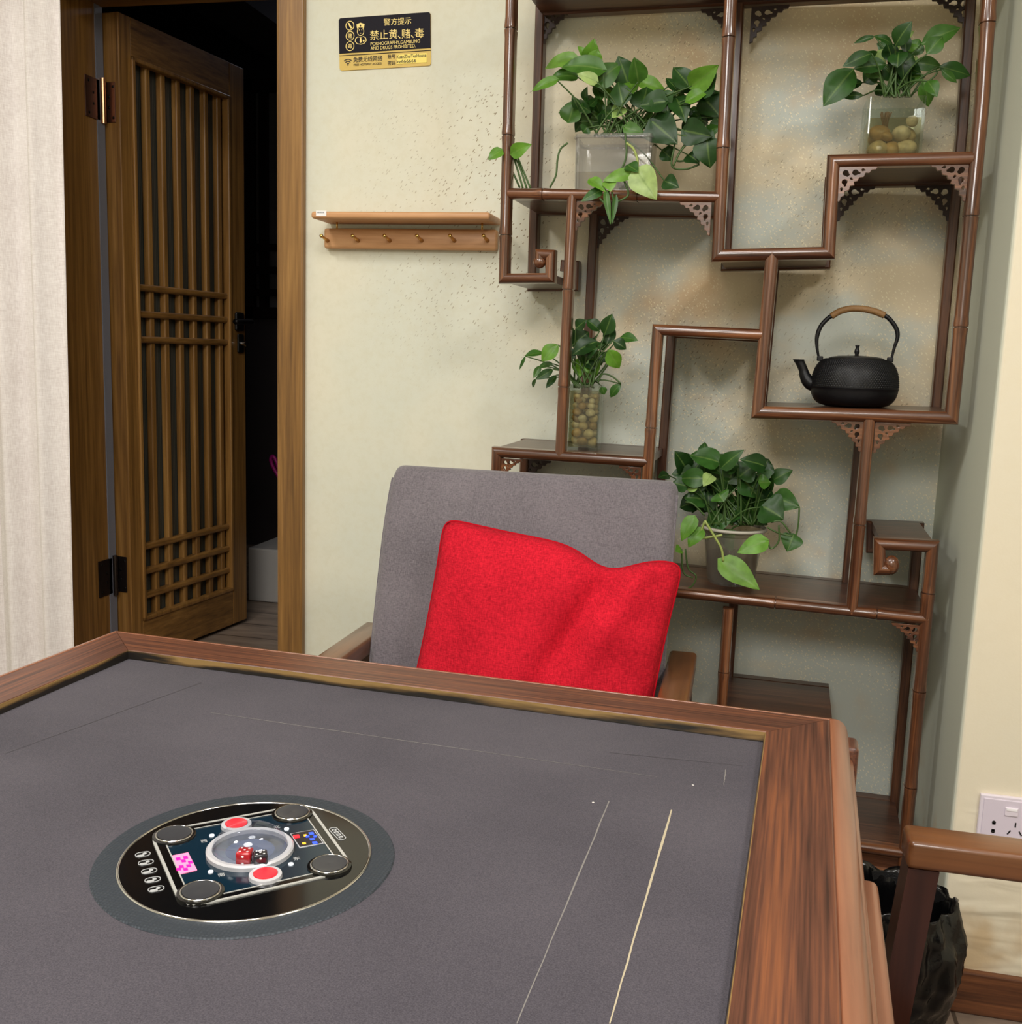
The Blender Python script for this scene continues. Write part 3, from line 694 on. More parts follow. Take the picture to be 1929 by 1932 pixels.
tyA, tyB, tyH = topy(966), topy(1384), topy(1878)
# left post down into the left scroll
chain([(964.5, tyA-60), (948, 525), (1036, 524), (1037, 480), (1017, 479), (1016, 493)], 0.0205, {0: [(961, 52), (957, 254), (950.5, 443)]})
chain([(1385, tyB-60), (1354, 481), (1564.5, 476), (1573.5, 302), (1838, 296.5)], 0.0235, {0: [(1380, 68), (1370, 278)]})
chain([(1881, tyH-60), (1856.5, 186), (1798, 789.5), (1430, 778.5), (1456.5, 488)], 0.0245, {0: [(1872, 40)], 1: [(1831.5, 407), (1810, 617)]}, ends=(0, 'pt'))
chain([(957, 363.5), (1357, 370.5)], 0.0215, {0: [(1023, 365), (1203, 368)]})
chain([(1078, 374), (1055, 855)], 0.0205, {0: [(1069.5, 546), (1061, 730)]}, ends=('pt', 'pt'))
bot = az(935, 1500, 0.0)
def low(px, py):  # pixel where the post starting at this pixel meets the floor
    p = S(px, py, YF); x = p.x
    d = SO+SX*x+Vector((0, 0, 0.0))-Vector((0, 0, CAMZ)); q = fwd.dot(d)
    return (964.5+F_PX*r3.dot(d)/q, 966-F_PX*u3.dot(d)/q)
chain([low(935, 862), (935, 853.5), (1222.5, 873)], 0.0215)
yl = S(1286, 1127, YF).z
chain([(1205, 1120), (1240, 622), (1438, 631.5)], 0.0215, {0: [(1220, 807)]})
chain([(1641.5, 792), (1608.5, 1150)], 0.0215, {0: [(1622.4, 991)]}, ends=(0, 'pt'))
eleft = S(935, 862, YF).x
def front_px(x, z, Y=YF):
    d = SO+SX*x+SY*Y+Vector((0, 0, z))-Vector((0, 0, CAMZ)); q = fwd.dot(d); return (964.5+F_PX*r3.dot(d)/q, 966-F_PX*u3.dot(d)/q)
lx = front_px(eleft, yl+0.012)
chain([lx, (1753, 1171)], 0.021, {0: [(1462.6, 1143), (1654.8, 1163)]})
chain([low(1760, 1100), (1762, 1033), (1661, 1028), (1660.5, 1076), (1680, 1076)], 0.0225, {0: [(1757, 1121), (1736, 1307), (1724, 1489)]})
bm = bmesh.new(); q = S(1683, 1072, YF); bmesh.ops.create_uvsphere(bm, u_segments=16, v_segments=12, radius=0.0165, matrix=Matrix.Translation((q.x, YF+0.012, q.z+0.004)) @ Matrix.Diagonal((0.9, 0.85, 1.15, 1))); obj('scroll_knob', bm, rose('x'), sf, True, True)
bm = bmesh.new(); q = S(1016, 497, YF); bmesh.ops.create_uvsphere(bm, u_segments=16, v_segments=12, radius=0.013, matrix=Matrix.Translation((q.x, YF+0.012, q.z+0.004))); obj('scroll_knob', bm, rose('x'), sf, True, True)
chain([low(1371, 1160), (1374, 1150)], 0.0215, {0: [(1366.5, 1270)]})
# low side shelf and bottom shelf
lsz = 0.475
kx = S(1371, 1160, YF).x; rx = S(1564, 1290, YB).x
def zrail(x0, x1, z, w=0.02): chain([front_px(x0, z-w/2), front_px(x1, z-w/2)], w)
zrail(kx, rx, lsz); board('low', front_px(kx, lsz-0.01), front_px(rx, lsz-0.01), 0.02)
chain([front_px(rx-0.01, lsz-0.02), front_px(rx-0.01, 0.232)], 0.02)
jx = S(1757, 1121, YF).x
zrail(kx, jx, 0.232); board('bottom', front_px(kx, 0.222), front_px(jx, 0.222), 0.02)
zrail(kx, jx, 0.185)
obj('apron', bx(kx, jx, YF+0.012, YF+0.026, 0.09, 0.21), rosedark('x'), sf, local=True)
# top rail and boards
chain([(966, tyA), (1881, tyH)], 0.024)
board('top', (966, tyA), (1881, tyH), 0.024)
board('tub', (957, 363.5), (1357, 370.5), 0.0215); board('u', (1354, 481), (1564.5, 476), 0.0235); board('glass', (1573.5, 302), (1838, 296.5), 0.0235)
board('kettle', (1430, 778.5), (1798, 789.5), 0.0245); board('mid', (935, 853.5), (1222.5, 873), 0.0215); board('step', (1240, 622), (1438, 631.5), 0.0215)
board('pothos', lx, (1753, 1171), 0.021); board('scroll', (948, 525), (1036, 524), 0.0205); board('curl', (1661, 1028), (1762, 1033), 0.0225)
# carved corner brackets
def bracket(px, py, w, h, sx, sy=-1, Y=None, dark=False):
    Y = YF+0.012 if Y is None else Y
    c = S(px, py, Y)
    W_, H_ = 1.0, 1.0
    outer = [(0, 0), (1, 0), (0.97, 0.07), (0.86, 0.08), (0.80, 0.17), (0.70, 0.16), (0.66, 0.28), (0.54, 0.30), (0.50, 0.40), (0.40, 0.42), (0.42, 0.52), (0.31, 0.54), (0.29, 0.66), (0.17, 0.70), (0.17, 0.82), (0.08, 0.86), (0.07, 0.97), (0, 1)]
    def tear(cx, cy, r, a, st=0.6):
        return [(cx+r*math.cos(t)*(1+(st if abs(t-a) < 0.5 else 0)), cy+r*math.sin(t)*(1+(st if abs(t-a) < 0.5 else 0))) for t in [2*PI*k/16 for k in range(16)]]
    holes = [tear(0.17, 0.17, 0.085, 0.8, 0.5), tear(0.43, 0.16, 0.085, 0.2, 0.7), tear(0.16, 0.43, 0.085, 1.4, 0.7), tear(0.63, 0.09, 0.045, 0.1, 0.8), tear(0.09, 0.63, 0.045, 1.5, 0.8), tear(0.33, 0.33, 0.04, 0.8)]
    spl = [[(x*w*sx, y*h*sy) for x, y in s] for s in [outer]+holes]
    M = Matrix(((1, 0, 0, c.x), (0, 0, -1, Y), (0, 1, 0, c.z), (0, 0, 0, 1)))
    return obj('carved_bracket', curve_mesh(spl, 0.0035, M, 0.0006), pm('bracket_dark', (46, 28, 24), 0.5) if dark else rose('x'), sf, local=True)
YK = YB-0.02
bracket(1088, 381, 0.060, 0.056, 1); bracket(1343, 382, 0.060, 0.062, -1)
bracket(1585, 316, 0.066, 0.062, 1); bracket(1828, 309, 0.064, 0.066, -1)
bracket(1629, 795, 0.058, 0.058, -1); bracket(1653, 797, 0.062, 0.058, 1)
bracket(1737, 1180, 0.052, 0.052, -1)
bracket(948, 865, 0.044, 0.044, 1); bracket(1210, 882, 0.044, 0.044, -1)
for (px, py, sx) in ((1128, 408, 1), (1585, 352, 1), (1797, 350, -1), (985, 866, 1), (1025, 20, 1)):
    bracket(px, py, 0.07, 0.07, sx, Y=YK, dark=True)
for x, sx in ((S(1368, 100, YF).x, -1), (S(1398, 100, YF).x, 1), (S(1860, 100, YF).x, -1)):
    q = front_px(x, top_z-0.014, YK); bracket(q[0], q[1], 0.075, 0.07, sx, Y=YK, dark=True)

# ================================================================== PLANTS AND VASES
def leaf(bm, base, tip, width, tone, kind='heart', nrm=None, bow=0.12, fold=0.18):
    col = bm.verts.layers.float['tone']; uvl = bm.loops.layers.uv.verify()
    ax = tip-base; L = ax.length; ax.normalize()
    n = (nrm - ax*nrm.dot(ax)); n.normalize(); s = ax.cross(n)
    nt, nu = 9, 6; G = []
    for i in range(nt+1):
        t = i/nt
        if kind == 'heart': wv = (math.sin(PI*min(1, t**0.62)))**0.85*(1-0.15*t)
        else: wv = (math.sin(PI*min(1, t**0.85)))**0.95
        wv = max(wv, 0.02 if 0 < i < nt else 0.0); hw = width/2*wv
        tt = t-(0.06 if kind == 'heart' and i else 0)
        row = []
        for j in range(nu+1):
            u = j/nu*2-1
            back = (-0.10*L*abs(u)**2*(1-t)**4 if kind == 'heart' else 0)
            p = base+ax*(t*L+back)+s*(u*hw)+n*(4*t*(1-t)*bow*L + fold*hw*abs(u) + 0.03*width*math.sin(t*9+u*2)*abs(u))
            v = bm.verts.new(p); v[col] = tone; row.append((v, u, t))
        G.append(row)
    for i in range(nt):
        for j in range(nu):
            q = [G[i][j], G[i][j+1], G[i+1][j+1], G[i+1][j]]
            f = bm.faces.new([k[0] for k in q]); f.smooth = True
            for l, k in zip(f.loops, q): l[uvl].uv = (k[1], k[2])
TONES = {'d': 0.14, 'm': 0.38, 'b': 0.68, 'p': 0.9}
def plant(name, label, leaves, stems, root_at, zoom, Y, mouth, kind, spread=0.05, group=None, pale=(), roots=None, fill=()):
    k, ox_, oy_ = zoom
    P = lambda x, y, yy: at(ox_+x*k, oy_+y*k, yy)
    t = thing(name, label, 'plant', root_at, 0, group)
    bm = bmesh.new(); bm.verts.layers.float.new('tone'); sb = bmesh.new(); rnd = random.Random(len(leaves)*13)
    for i, lf in enumerate(leaves):
        bx_, by_, tx_, ty_, w, tn = lf[:6]
        yb = Y + rnd.uniform(-spread, spread)*0.8; yt = yb + rnd.uniform(-0.03, 0.02)
        if len(lf) > 6: yb = lf[6]; yt = yb-0.012
        a = P(bx_, by_, yb); b = P(tx_, ty_, yt)
        view = (Vector((0, 0, CAMZ))-(a+b)/2).normalized()
        nrm = view*1.0+Vector((rnd.uniform(-.3, .3), 0, 0.4+rnd.uniform(-.3, .3)))
        wd = w*k/F_PX*yb*1.06*(1.4 if kind == 'heart' else 1.08)
        leaf(bm, a, b, wd, max(0, min(1, TONES[tn]+rnd.uniform(-.09, .09))), kind, nrm, bow=rnd.uniform(0.02, 0.12), fold=rnd.uniform(0.12, 0.3))
        if len(lf) <= 7 and mouth is not None:
            mx, my = mouth[0]+rnd.uniform(-1, 1)*mouth[2], mouth[1]
            m_ = P(mx, my, Y+rnd.uniform(-0.02, 0.02))
            mid = (m_+a)/2+Vector((0, 0, 0.012))
            pts = smooth_path([m_, mid, a], 5)
            tube(sb, pts, [0.0022-0.0010*q/len(pts) for q in range(len(pts))], 6)
    for (fx, fy, rx, ry, n_, sz) in fill:
        for q in range(n_):
            a_, r_ = rnd.uniform(0, 2*PI), math.sqrt(rnd.uniform(0, 1))
            x_, y_ = fx+rx*r_*math.cos(a_), fy+ry*r_*math.sin(a_); an = rnd.uniform(-1, 1)*1.3+(PI/2 if rnd.random() < 0.4 else -PI/2); L_ = sz*rnd.uniform(0.7, 1.2)
            a = P(x_, y_, Y+rnd.uniform(-0.01, 0.06)); b = P(x_+L_*math.cos(an), y_+L_*math.sin(an), Y+rnd.uniform(-0.01, 0.06))
            view = (Vector((0, 0, CAMZ))-(a+b)/2).normalized()
            leaf(bm, a, b, L_*k/F_PX*Y*0.75, rnd.uniform(0.02, 0.4), kind, view+Vector((rnd.uniform(-.6, .6), 0, 0.4+rnd.uniform(-.4, .4))), bow=rnd.uniform(0.02, 0.14), fold=rnd.uniform(0.12, 0.3))
    foliage = obj('foliage', bm, LEAF, t, True)
    for st in stems:
        yy = st[0]; pts = smooth_path([P(x, y, yy if len(st) < 3 else yy+st[2]*i) for i, (x, y) in enumerate(st[1])], 6)
        tb2 = bmesh.new(); tube(tb2, pts, 0.0018 if k > 0.3 else 0.002, 7); obj('trailing_stem', tb2, STEM, t, True)
    obj('stems', sb, STEM, t, True)
    if pale:
        pb = bmesh.new()
        for yy, pp in pale: tube(pb, smooth_path([P(x, y, yy) for x, y in pp], 6), 0.0026, 7)
        obj('trailing_vine', pb, STEMP, t, True)
    if roots:
        rb = bmesh.new(); cx_, cy_, cz_, rr, dep = roots
        for i in range(26):
            a = rnd.uniform(0, 2*PI); r = rr*rnd.uniform(0.2, 1)
            tube(rb, smooth_path([(cx_+rnd.uniform(-.01, .01), cy_+rnd.uniform(-.01, .01), cz_), (cx_+0.4*r*math.cos(a), cy_+0.4*r*math.sin(a), cz_-dep*0.45), (cx_+r*math.cos(a), cy_+r*math.sin(a), cz_-dep*rnd.uniform(0.7, 1))], 4), 0.0012, 5)
        obj('roots', rb, ROOT, t, True)
    return t
def vase_box(name, label, cx, cy, z, w, d, h, th, mat, taper=1.0, rb=0.006, water=None, wmat=None, cat='vase'):
    t = thing(name, label, cat, (cx, cy, z)); n = 5
    def ring(s, zz, ins): return [Vector((cx+x, cy+y, zz)) for x, y in rrect(0, 0, w*s-2*ins, d*s-2*ins, max(rb-ins, 0.002), n)]
    bm = bmesh.new(); lv = [ring(taper, z, 0), ring(1, z+h, 0), ring(1, z+h, th), ring(taper, z+th*2, th)]
    R = [[bm.verts.new(p) for p in r] for r in lv]
    for A, B in zip(R, R[1:]):
        for i in range(len(A)): bm.faces.new((A[i], A[(i+1) % len(A)], B[(i+1) % len(A)], B[i]))
    bm.faces.new(R[0][::-1]); bm.faces.new(R[-1])
    obj('vessel', bm, mat, t)
    if water:
        bm = bmesh.new(); f = water; s2 = taper+(1-taper)*f
        A = [bm.verts.new(p) for p in ring(taper, z+th*2+0.0005, th+0.0006)]; B = [bm.verts.new(p) for p in ring(s2, z+h*f, th+0.0006)]
        for i in range(len(A)): bm.faces.new((A[i], A[(i+1) % len(A)], B[(i+1) % len(A)], B[i]))
        bm.faces.new(A[::-1]); bm.faces.new(B)
        obj('water', bm, wmat or WATER, t)
    return t
def pebble_mat(i):
    cols = [(206, 180, 136), (186, 150, 100), (216, 196, 160), (172, 136, 88), (222, 206, 178)]
    c = cols[i % 5]; nm = 'pebble_%d' % (i % 5)
    if nm in MATS: return MATS[nm]
    m, N, L, b = new_mat(nm); t = N.new('ShaderNodeTexCoord'); n = N.new('ShaderNodeTexNoise'); n.inputs['Scale'].default_value = 60; n.inputs['Detail'].default_value = 4
    r = ramp(N, [(0.35, tuple(int(v*0.8) for v in c)), (0.6, c)]); L.new(t.outputs['Object'], n.inputs['Vector']); L.new(n.outputs['Fac'], r.inputs[0]); L.new(r.outputs[0], b.inputs['Base Color']); b.inputs['Roughness'].default_value = 0.4
    MATS[nm] = m; return m
def pebble(x, y, z, r, i, label, group, sq=(1, 1, 0.8)):
    bm = bmesh.new(); bmesh.ops.create_icosphere(bm, subdivisions=3, radius=1)
    rn = random.Random(i*7+3); k1, k2, k3 = rn.uniform(0, 6), rn.uniform(0, 6), rn.uniform(0, 6)
    for v in bm.verts:
        f = 1+0.08*math.sin(2.1*v.co.x+k1)+0.08*math.sin(2.3*v.co.y+k2)+0.06*math.sin(2.6*v.co.z+k3)
        v.co = Vector((v.co.x*r*sq[0]*f, v.co.y*r*sq[1]*f, v.co.z*r*sq[2]*f))
    o = obj('pebble', bm, pebble_mat(i), None, True); o.location = (x, y, z); o.rotation_euler = (rn.uniform(-.3, .3), rn.uniform(-.5, .5), rn.uniform(0, 6)) if sq != 0 else (0, 0, 0)
    return tag(o, label, 'pebble', group)

Z5 = (0.28986, 900, 0); Z6 = (0.30534, 1340, 0); Z7 = (0.30068, 900, 500); ZL = (0.36755, 1220, 800)
# --- tub of pothos, upper left
yv = 2.19
x0 = at(1084, 300, yv-0.05).x; x1 = at(1230, 300, yv-0.05).x; cx_ = (x0+x1)/2; zt_ = ztop('tub', cx_); hh = at(1157, 253, yv-0.05).z-zt_
vase_box('plastic_tub', 'clear plastic tub of water holding trailing pothos on upper left shelf', cx_, yv, zt_+0.0003, x1-x0, 0.115, hh, 0.002, PLASTIC, 0.97, 0.012, 0.36, cat='tub')
rimp = bmesh.new()
tub = [o for o in C.objects if o.name.startswith('plastic_tub')][0]
for s in (0,): tube(rimp, [Vector((cx_+x, yv+y, zt_+hh-0.006)) for x, y in rrect(0, 0, x1-x0+0.002, 0.117, 0.013, 6)], 0.0022, 6, closed=True)
obj('rim', rimp, PLASTIC, tub, True)
L1 = [(650, 385, 440, 450, 78, 'b'), (650, 500, 470, 520, 80, 'm'), (520, 520, 355, 596, 55, 'b'), (740, 400, 765, 250, 85, 'b'), (745, 395, 655, 300, 45, 'b'), (760, 400, 790, 320, 70, 'b'), (820, 455, 545, 440, 105, 'm'), (770, 545, 945, 412, 105, 'm'), (780, 530, 650, 480, 60, 'p'), (980, 535, 920, 362, 115, 'd'), (1050, 530, 1022, 370, 95, 'm'), (1000, 540, 1020, 610, 75, 'b'),
      (850, 560, 840, 640, 110, 'b'), (950, 680, 920, 532, 98, 'd'), (1060, 530, 1238, 604, 70, 'b'), (1080, 700, 1110, 565, 130, 'd'), (690, 700, 530, 736, 70, 'm'), (600, 790, 650, 655, 105, 'm'), (740, 835, 800, 615, 112, 'm'), (950, 700, 880, 770, 70, 'p'), (700, 770, 640, 862, 60, 'd'), (1140, 790, 1308, 938, 150, 'd'), (1090, 770, 1190, 815, 75, 'm'), (960, 830, 1095, 870, 60, 'm'),
      (1200, 705, 1325, 596, 70, 'p'), (1380, 560, 1278, 436, 105, 'd'), (1400, 560, 1576, 422, 105, 'b'), (1290, 530, 1385, 560, 80, 'b'), (1370, 660, 1532, 592, 62, 'b'), (1430, 620, 1560, 470, 140, 'd'), (1480, 640, 1590, 770, 130, 'd'), (1350, 850, 1535, 890, 120, 'd'), (1225, 720, 1300, 700, 70, 'm'), (1230, 660, 1055, 690, 110, 'd'), (1500, 910, 1520, 1095, 130, 'd'), (1380, 1010, 1450, 1065, 80, 'd'), (1210, 980, 1275, 1045, 75, 'd'),
      (1225, 1180, 1318, 1222, 75, 'd', 2.13), (830, 720, 900, 780, 90, 'd'), (720, 830, 690, 865, 60, 'd'), (1560, 760, 1600, 830, 90, 'd'), (1450, 880, 1560, 960, 90, 'd'), (1180, 620, 1250, 740, 110, 'd'), (1300, 640, 1360, 800, 100, 'd'),
      (1040, 1110, 1172, 1302, 130, 'p', 2.06, 1), (985, 1075, 1050, 1120, 70, 'm', 2.065, 1), (1000, 1130, 818, 1178, 62, 'b', 2.06, 1), (738, 1172, 838, 1250, 58, 'b', 2.06, 1), (860, 1180, 872, 1250, 66, 'b', 2.055, 1), (810, 1240, 678, 1312, 50, 'm', 2.06, 1), (840, 1250, 872, 1465, 30, 'm', 2.05, 1), (905, 1280, 880, 1460, 26, 'm', 2.05, 1),
      (160, 978, 72, 1042, 60, 'b', 2.10, 1), (230, 1000, 358, 938, 68, 'b', 2.10, 1)]
S1 = [(2.13, [(965, 868), (975, 985), (960, 1060), (930, 1118)]), (2.12, [(300, 1224), (270, 1120), (235, 1010)]), (2.12, [(325, 1226), (285, 1100), (240, 1005)]), (2.12, [(350, 1226), (310, 1130), (262, 1015)]), (2.13, [(280, 1222), (220, 1090), (165, 985)]),
      (2.12, [(475, 1222), (515, 1140), (525, 1040), (545, 970), (592, 930)]), (2.06, [(860, 1240), (850, 1340), (870, 1450)]), (2.055, [(880, 1250), (895, 1360), (872, 1455)]), (2.055, [(800, 1290), (840, 1340), (868, 1440)]), (2.06, [(960, 1180), (985, 1270), (900, 1320)]),
      (2.16, [(1290, 930), (1270, 1080), (1360, 1100), (1450, 1070)]), (2.17, [(1380, 900), (1300, 1040), (1400, 1040)]), (2.15, [(1410, 900), (1330, 980), (1280, 1080)])]
V1 = [(2.075, [(975, 930), (1020, 970), (1045, 1040), (1045, 1112)])]
plant('pothos_plant', 'large bushy pothos spilling out of the clear plastic tub', L1, S1, (cx_, yv, zt_+0.004), Z5, 2.18, (960, 890, 200), 'heart', 0.06, pale=V1, roots=(cx_, yv, zt_+0.05, 0.05, 0.035), fill=[(880, 720, 240, 110, 22, 90), (1400, 720, 160, 200, 22, 110)])
# --- peace lily in square glass, upper right
yv = 2.2
x0 = at(1635, 230, yv-0.055).x; x1 = at(1746, 230, yv-0.055).x; cx_ = (x0+x1)/2; zt_ = ztop('glass', cx_); hh = at(1690, 181, yv-0.055).z-zt_
vase_box('square_glass_vase', 'cube-shaped clear glass vase with large pebbles on upper right shelf', cx_, yv, zt_+0.0003, x1-x0, x1-x0, hh, 0.005, GLASS, 1.0, 0.006, 0.68)
w2 = (x1-x0)/2-0.0075
L2 = [(1130, 278, 1010, 222, 45, 'd'), (1020, 225, 888, 268, 30, 'd'), (1145, 285, 1250, 130, 95, 'd'), (1150, 238, 1262, 196, 48, 'p'), (1215, 330, 1190, 200, 60, 'd'), (1305, 275, 1548, 172, 100, 'm'), (1340, 335, 1440, 225, 90, 'm'), (1120, 310, 1030, 268, 58, 'm'), (1000, 330, 818, 412, 72, 'd'), (1000, 330, 1088, 395, 85, 'p'), (1010, 365, 938, 425, 48, 'p'), (1095, 345, 1175, 285, 52, 'p'), (1090, 400, 885, 425, 85, 'd'), (890, 425, 700, 660, 150, 'm'),
      (945, 510, 815, 555, 62, 'd'), (950, 590, 805, 595, 40, 'd'), (1110, 350, 1210, 400, 100, 'd'), (1240, 345, 1295, 240, 95, 'm'), (1210, 300, 1305, 290, 36, 'b'), (1250, 400, 1300, 395, 70, 'p'), (1260, 385, 1435, 415, 70, 'm'), (1415, 410, 1612, 470, 80, 'm'), (1430, 430, 1527, 512, 40, 'm'), (1190, 500, 1325, 470, 85, 'm'), (1320, 490, 1350, 660, 85, 'm'), (1345, 500, 1405, 600, 70, 'm'), (1100, 480, 1185, 470, 66, 'd'), (950, 510, 1050, 430, 95, 'd'), (1040, 565, 1125, 572, 44, 'm'), (1170, 320, 1160, 420, 100, 'd'), (1200, 390, 1260, 340, 80, 'd')]
S2 = [(2.19, [(1130, 590), (1120, 480), (1160, 330)]), (2.19, [(1150, 590), (1150, 470), (1190, 330)]), (2.2, [(1250, 580), (1390, 470), (1400, 430)])]
pl_ = plant('peace_lily_plant', 'long-leaved green plant rising from the cube glass vase at upper right', L2, S2, (cx_, yv, zt_+0.012), Z6, 2.2, (1150, 600, 90), 'lance', 0.06, roots=(cx_-0.012, yv, zt_+hh*0.85, 0.022, hh*0.7), fill=[(1150, 430, 180, 100, 14, 110)])
cube_p = []
for (a, b, lay, r) in ((-1, -1, 0, .019), (0.05, -1, 0, .018), (1, -1, 0, .020), (-1, 0.1, 0, .018), (1, 0.15, 0, .018), (-1, 1, 0, .019), (0, 1, 0, .018), (1, 1, 0, .019), (-0.95, -0.85, 1, .019), (0.55, -0.95, 1, .017), (1, -0.3, 1, .018), (-0.9, 0.5, 1, .018), (0.6, 0.7, 1, .017), (-0.35, -1.0, 1.0, .011), (0.95, -1, 1.9, .012)):
    cube_p.append((cx_+a*(w2-r), yv+b*(w2-r), zt_+0.011+r*0.82+lay*0.0285, r))
for i, (x, y, z, r) in enumerate(cube_p):
    pebble(x, y, z, r, i, 'tan river pebble among the roots in the cube glass vase', 'pebbles in the cube glass vase', (0.98, 0.98, 0.8))
# --- tall glass on the mid left shelf
yv = 2.19
x0 = at(900+566*0.30068, 800, yv-0.03).x; x1 = at(900+768*0.30068, 780, yv-0.03).x; cx_ = (x0+x1)/2; zt_ = ztop('mid', cx_); hh = at(1100, 500+752*0.30068, yv-0.03).z-zt_
vase_box('tall_glass_vase', 'tall square glass vase packed with pebbles on the middle left shelf', cx_, yv, zt_+0.0003, x1-x0, x1-x0, hh, 0.003, GLASS, 1.0, 0.005, 0.9)
w3 = (x1-x0)/2-0.0045
rn = random.Random(5); cnt = 0
lev = [(0.0125, 4), (0.0125, 4), (0.0115, 4), (0.0105, 5), (0.010, 5), (0.009, 6), (0.008, 6), (0.0065, 7)]
zz = zt_+0.007
for li, (r, n) in enumerate(lev):
    for q in range(n):
        a = 2*PI*q/n+li*0.7+rn.uniform(-.15, .15); R = (w3-r*1.0)
        px_, py_ = R*math.cos(a)*1.15, R*math.sin(a)*1.15
        px_ = max(-R, min(R, px_)); py_ = max(-R, min(R, py_))
        pebble(cx_+px_, yv+py_, zz+r*0.85, r*rn.uniform(0.85, 1.0), cnt, 'cream pebble packed inside the tall square glass vase', 'pebbles in the tall glass vase', (1, 1, 0.85)); cnt += 1
    zz += r*1.36
L3 = [(415, 550, 300, 570, 50, 'm'), (305, 572, 266, 660, 18, 'd'), (512, 500, 405, 605, 92, 'b'), (480, 620, 385, 640, 40, 'm'), (400, 630, 355, 712, 38, 'm'), (480, 655, 365, 720, 50, 'd'), (372, 715, 350, 770, 28, 'd'), (500, 690, 433, 775, 40, 'd'), (620, 400, 690, 345, 70, 'd'), (770, 415, 685, 345, 78, 'd'), (800, 440, 850, 305, 88, 'd'), (815, 500, 855, 375, 72, 'd'), (895, 455, 1012, 474, 66, 'm'), (855, 475, 938, 530, 70, 'd'), (825, 530, 895, 650, 92, 'b'), (640, 585, 645, 708, 80, 'b'), (705, 590, 748, 700, 90, 'b'), (600, 500, 705, 420, 115, 'd'), (760, 480, 600, 565, 110, 'd'), (770, 560, 835, 605, 66, 'd'), (905, 745, 838, 832, 55, 'm'), (785, 760, 800, 815, 44, 'm'), (600, 440, 560, 400, 60, 'd'), (600, 600, 560, 520, 80, 'd'), (680, 560, 760, 520, 80, 'd')]
S3 = [(2.18, [(760, 740), (790, 685), (850, 700), (905, 745)]), (2.19, [(700, 745), (800, 640), (830, 560)]), (2.19, [(730, 745), (820, 630), (845, 560)])]
plant('lucky_plant', 'small leafy green plant in the tall pebble-filled glass vase', L3, S3, (cx_, yv, zt_+0.01), Z7, 2.18, (670, 770, 70), 'lance', 0.05, fill=[(690, 560, 100, 110, 16, 85)])
# --- pothos in plastic pot, lower right
yv = 2.2
ca = at(1385, 1000, yv); wpx = (at(1446, 1000, yv).x-at(1325, 1000, yv).x)/2
zt_ = ztop('pothos', ca.x); hh = at(1385, 992, yv).z-zt_
pt = thing('plastic_pot', 'translucent tapered plastic pot with brownish water on the lower long shelf', 'pot', (ca.x, yv, zt_))
bm = bmesh.new(); lathe(bm, [(wpx*0.70, 0.0003), (wpx*0.76, hh*0.1), (wpx*0.93, hh*0.86), (wpx*0.97, hh*0.88), (wpx*1.0, hh), (wpx*0.95, hh), (wpx*0.9, hh*0.85), (wpx*0.72, hh*0.1), (wpx*0.66, 0.004)], 48, (ca.x, yv, zt_)); obj('vessel', bm, POTP, pt, True, auto=40)
bm = bmesh.new(); tube(bm, [(ca.x+wpx*1.0*math.cos(2*PI*k/48), yv+wpx*1.0*math.sin(2*PI*k/48), zt_+hh-0.004) for k in range(48)], 0.0035, 8, closed=True); obj('rim', bm, pm('pot_rim', (176, 170, 156), 0.4), pt, True)
bm = bmesh.new(); lathe(bm, [(wpx*0.655, 0.005), (wpx*0.705, hh*0.1), (wpx*0.8, hh*0.52)], 48, (ca.x, yv, zt_)); obj('water', bm, BROWNW, pt, True, auto=40)
L4 = [(205, 235, 143, 138, 85, 'd'), (370, 195, 218, 160, 95, 'm'), (285, 165, 302, 92, 40, 'd'), (390, 220, 502, 132, 62, 'd'), (605, 215, 478, 182, 72, 'd'), (590, 235, 630, 180, 85, 'd'), (650, 288, 752, 236, 60, 'm'), (295, 280, 168, 280, 75, 'm'), (235, 250, 128, 260, 70, 'd'), (110, 262, 58, 276, 40, 'd'), (332, 265, 292, 322, 50, 'p'), (262, 318, 202, 335, 46, 'p'), (370, 360, 400, 400, 75, 'm'), (500, 290, 575, 380, 100, 'd'), (420, 300, 450, 225, 80, 'd'), (610, 300, 560, 250, 90, 'd'), (485, 400, 620, 520, 135, 'm'), (600, 425, 705, 490, 130, 'd'), (660, 375, 790, 428, 85, 'm'), (755, 570, 722, 655, 80, 'm', 2.15, 1), (315, 430, 360, 455, 50, 'p'), (320, 515, 435, 500, 90, 'm'), (400, 615, 455, 545, 95, 'm'), (615, 600, 465, 662, 72, 'b', 2.09, 1), (385, 705, 582, 852, 92, 'b', 2.09, 1), (245, 480, 180, 602, 60, 'b', 2.1, 1), (282, 540, 215, 635, 60, 'b', 2.1, 1), (300, 390, 190, 380, 90, 'd'), (340, 330, 240, 400, 85, 'd'), (440, 470, 510, 470, 70, 'd'), (175, 640, 148, 655, 40, 'b', 2.1, 1), (470, 210, 400, 210, 90, 'd'), (480, 270, 560, 210, 100, 'd'), (330, 300, 420, 260, 100, 'd'), (580, 300, 640, 300, 60, 'm'), (340, 380, 330, 400, 90, 'm'), (210, 320, 130, 300, 70, 'd'), (520, 350, 600, 330, 90, 'd'), (640, 380, 700, 400, 70, 'm'), (250, 400, 170, 430, 80, 'd')]
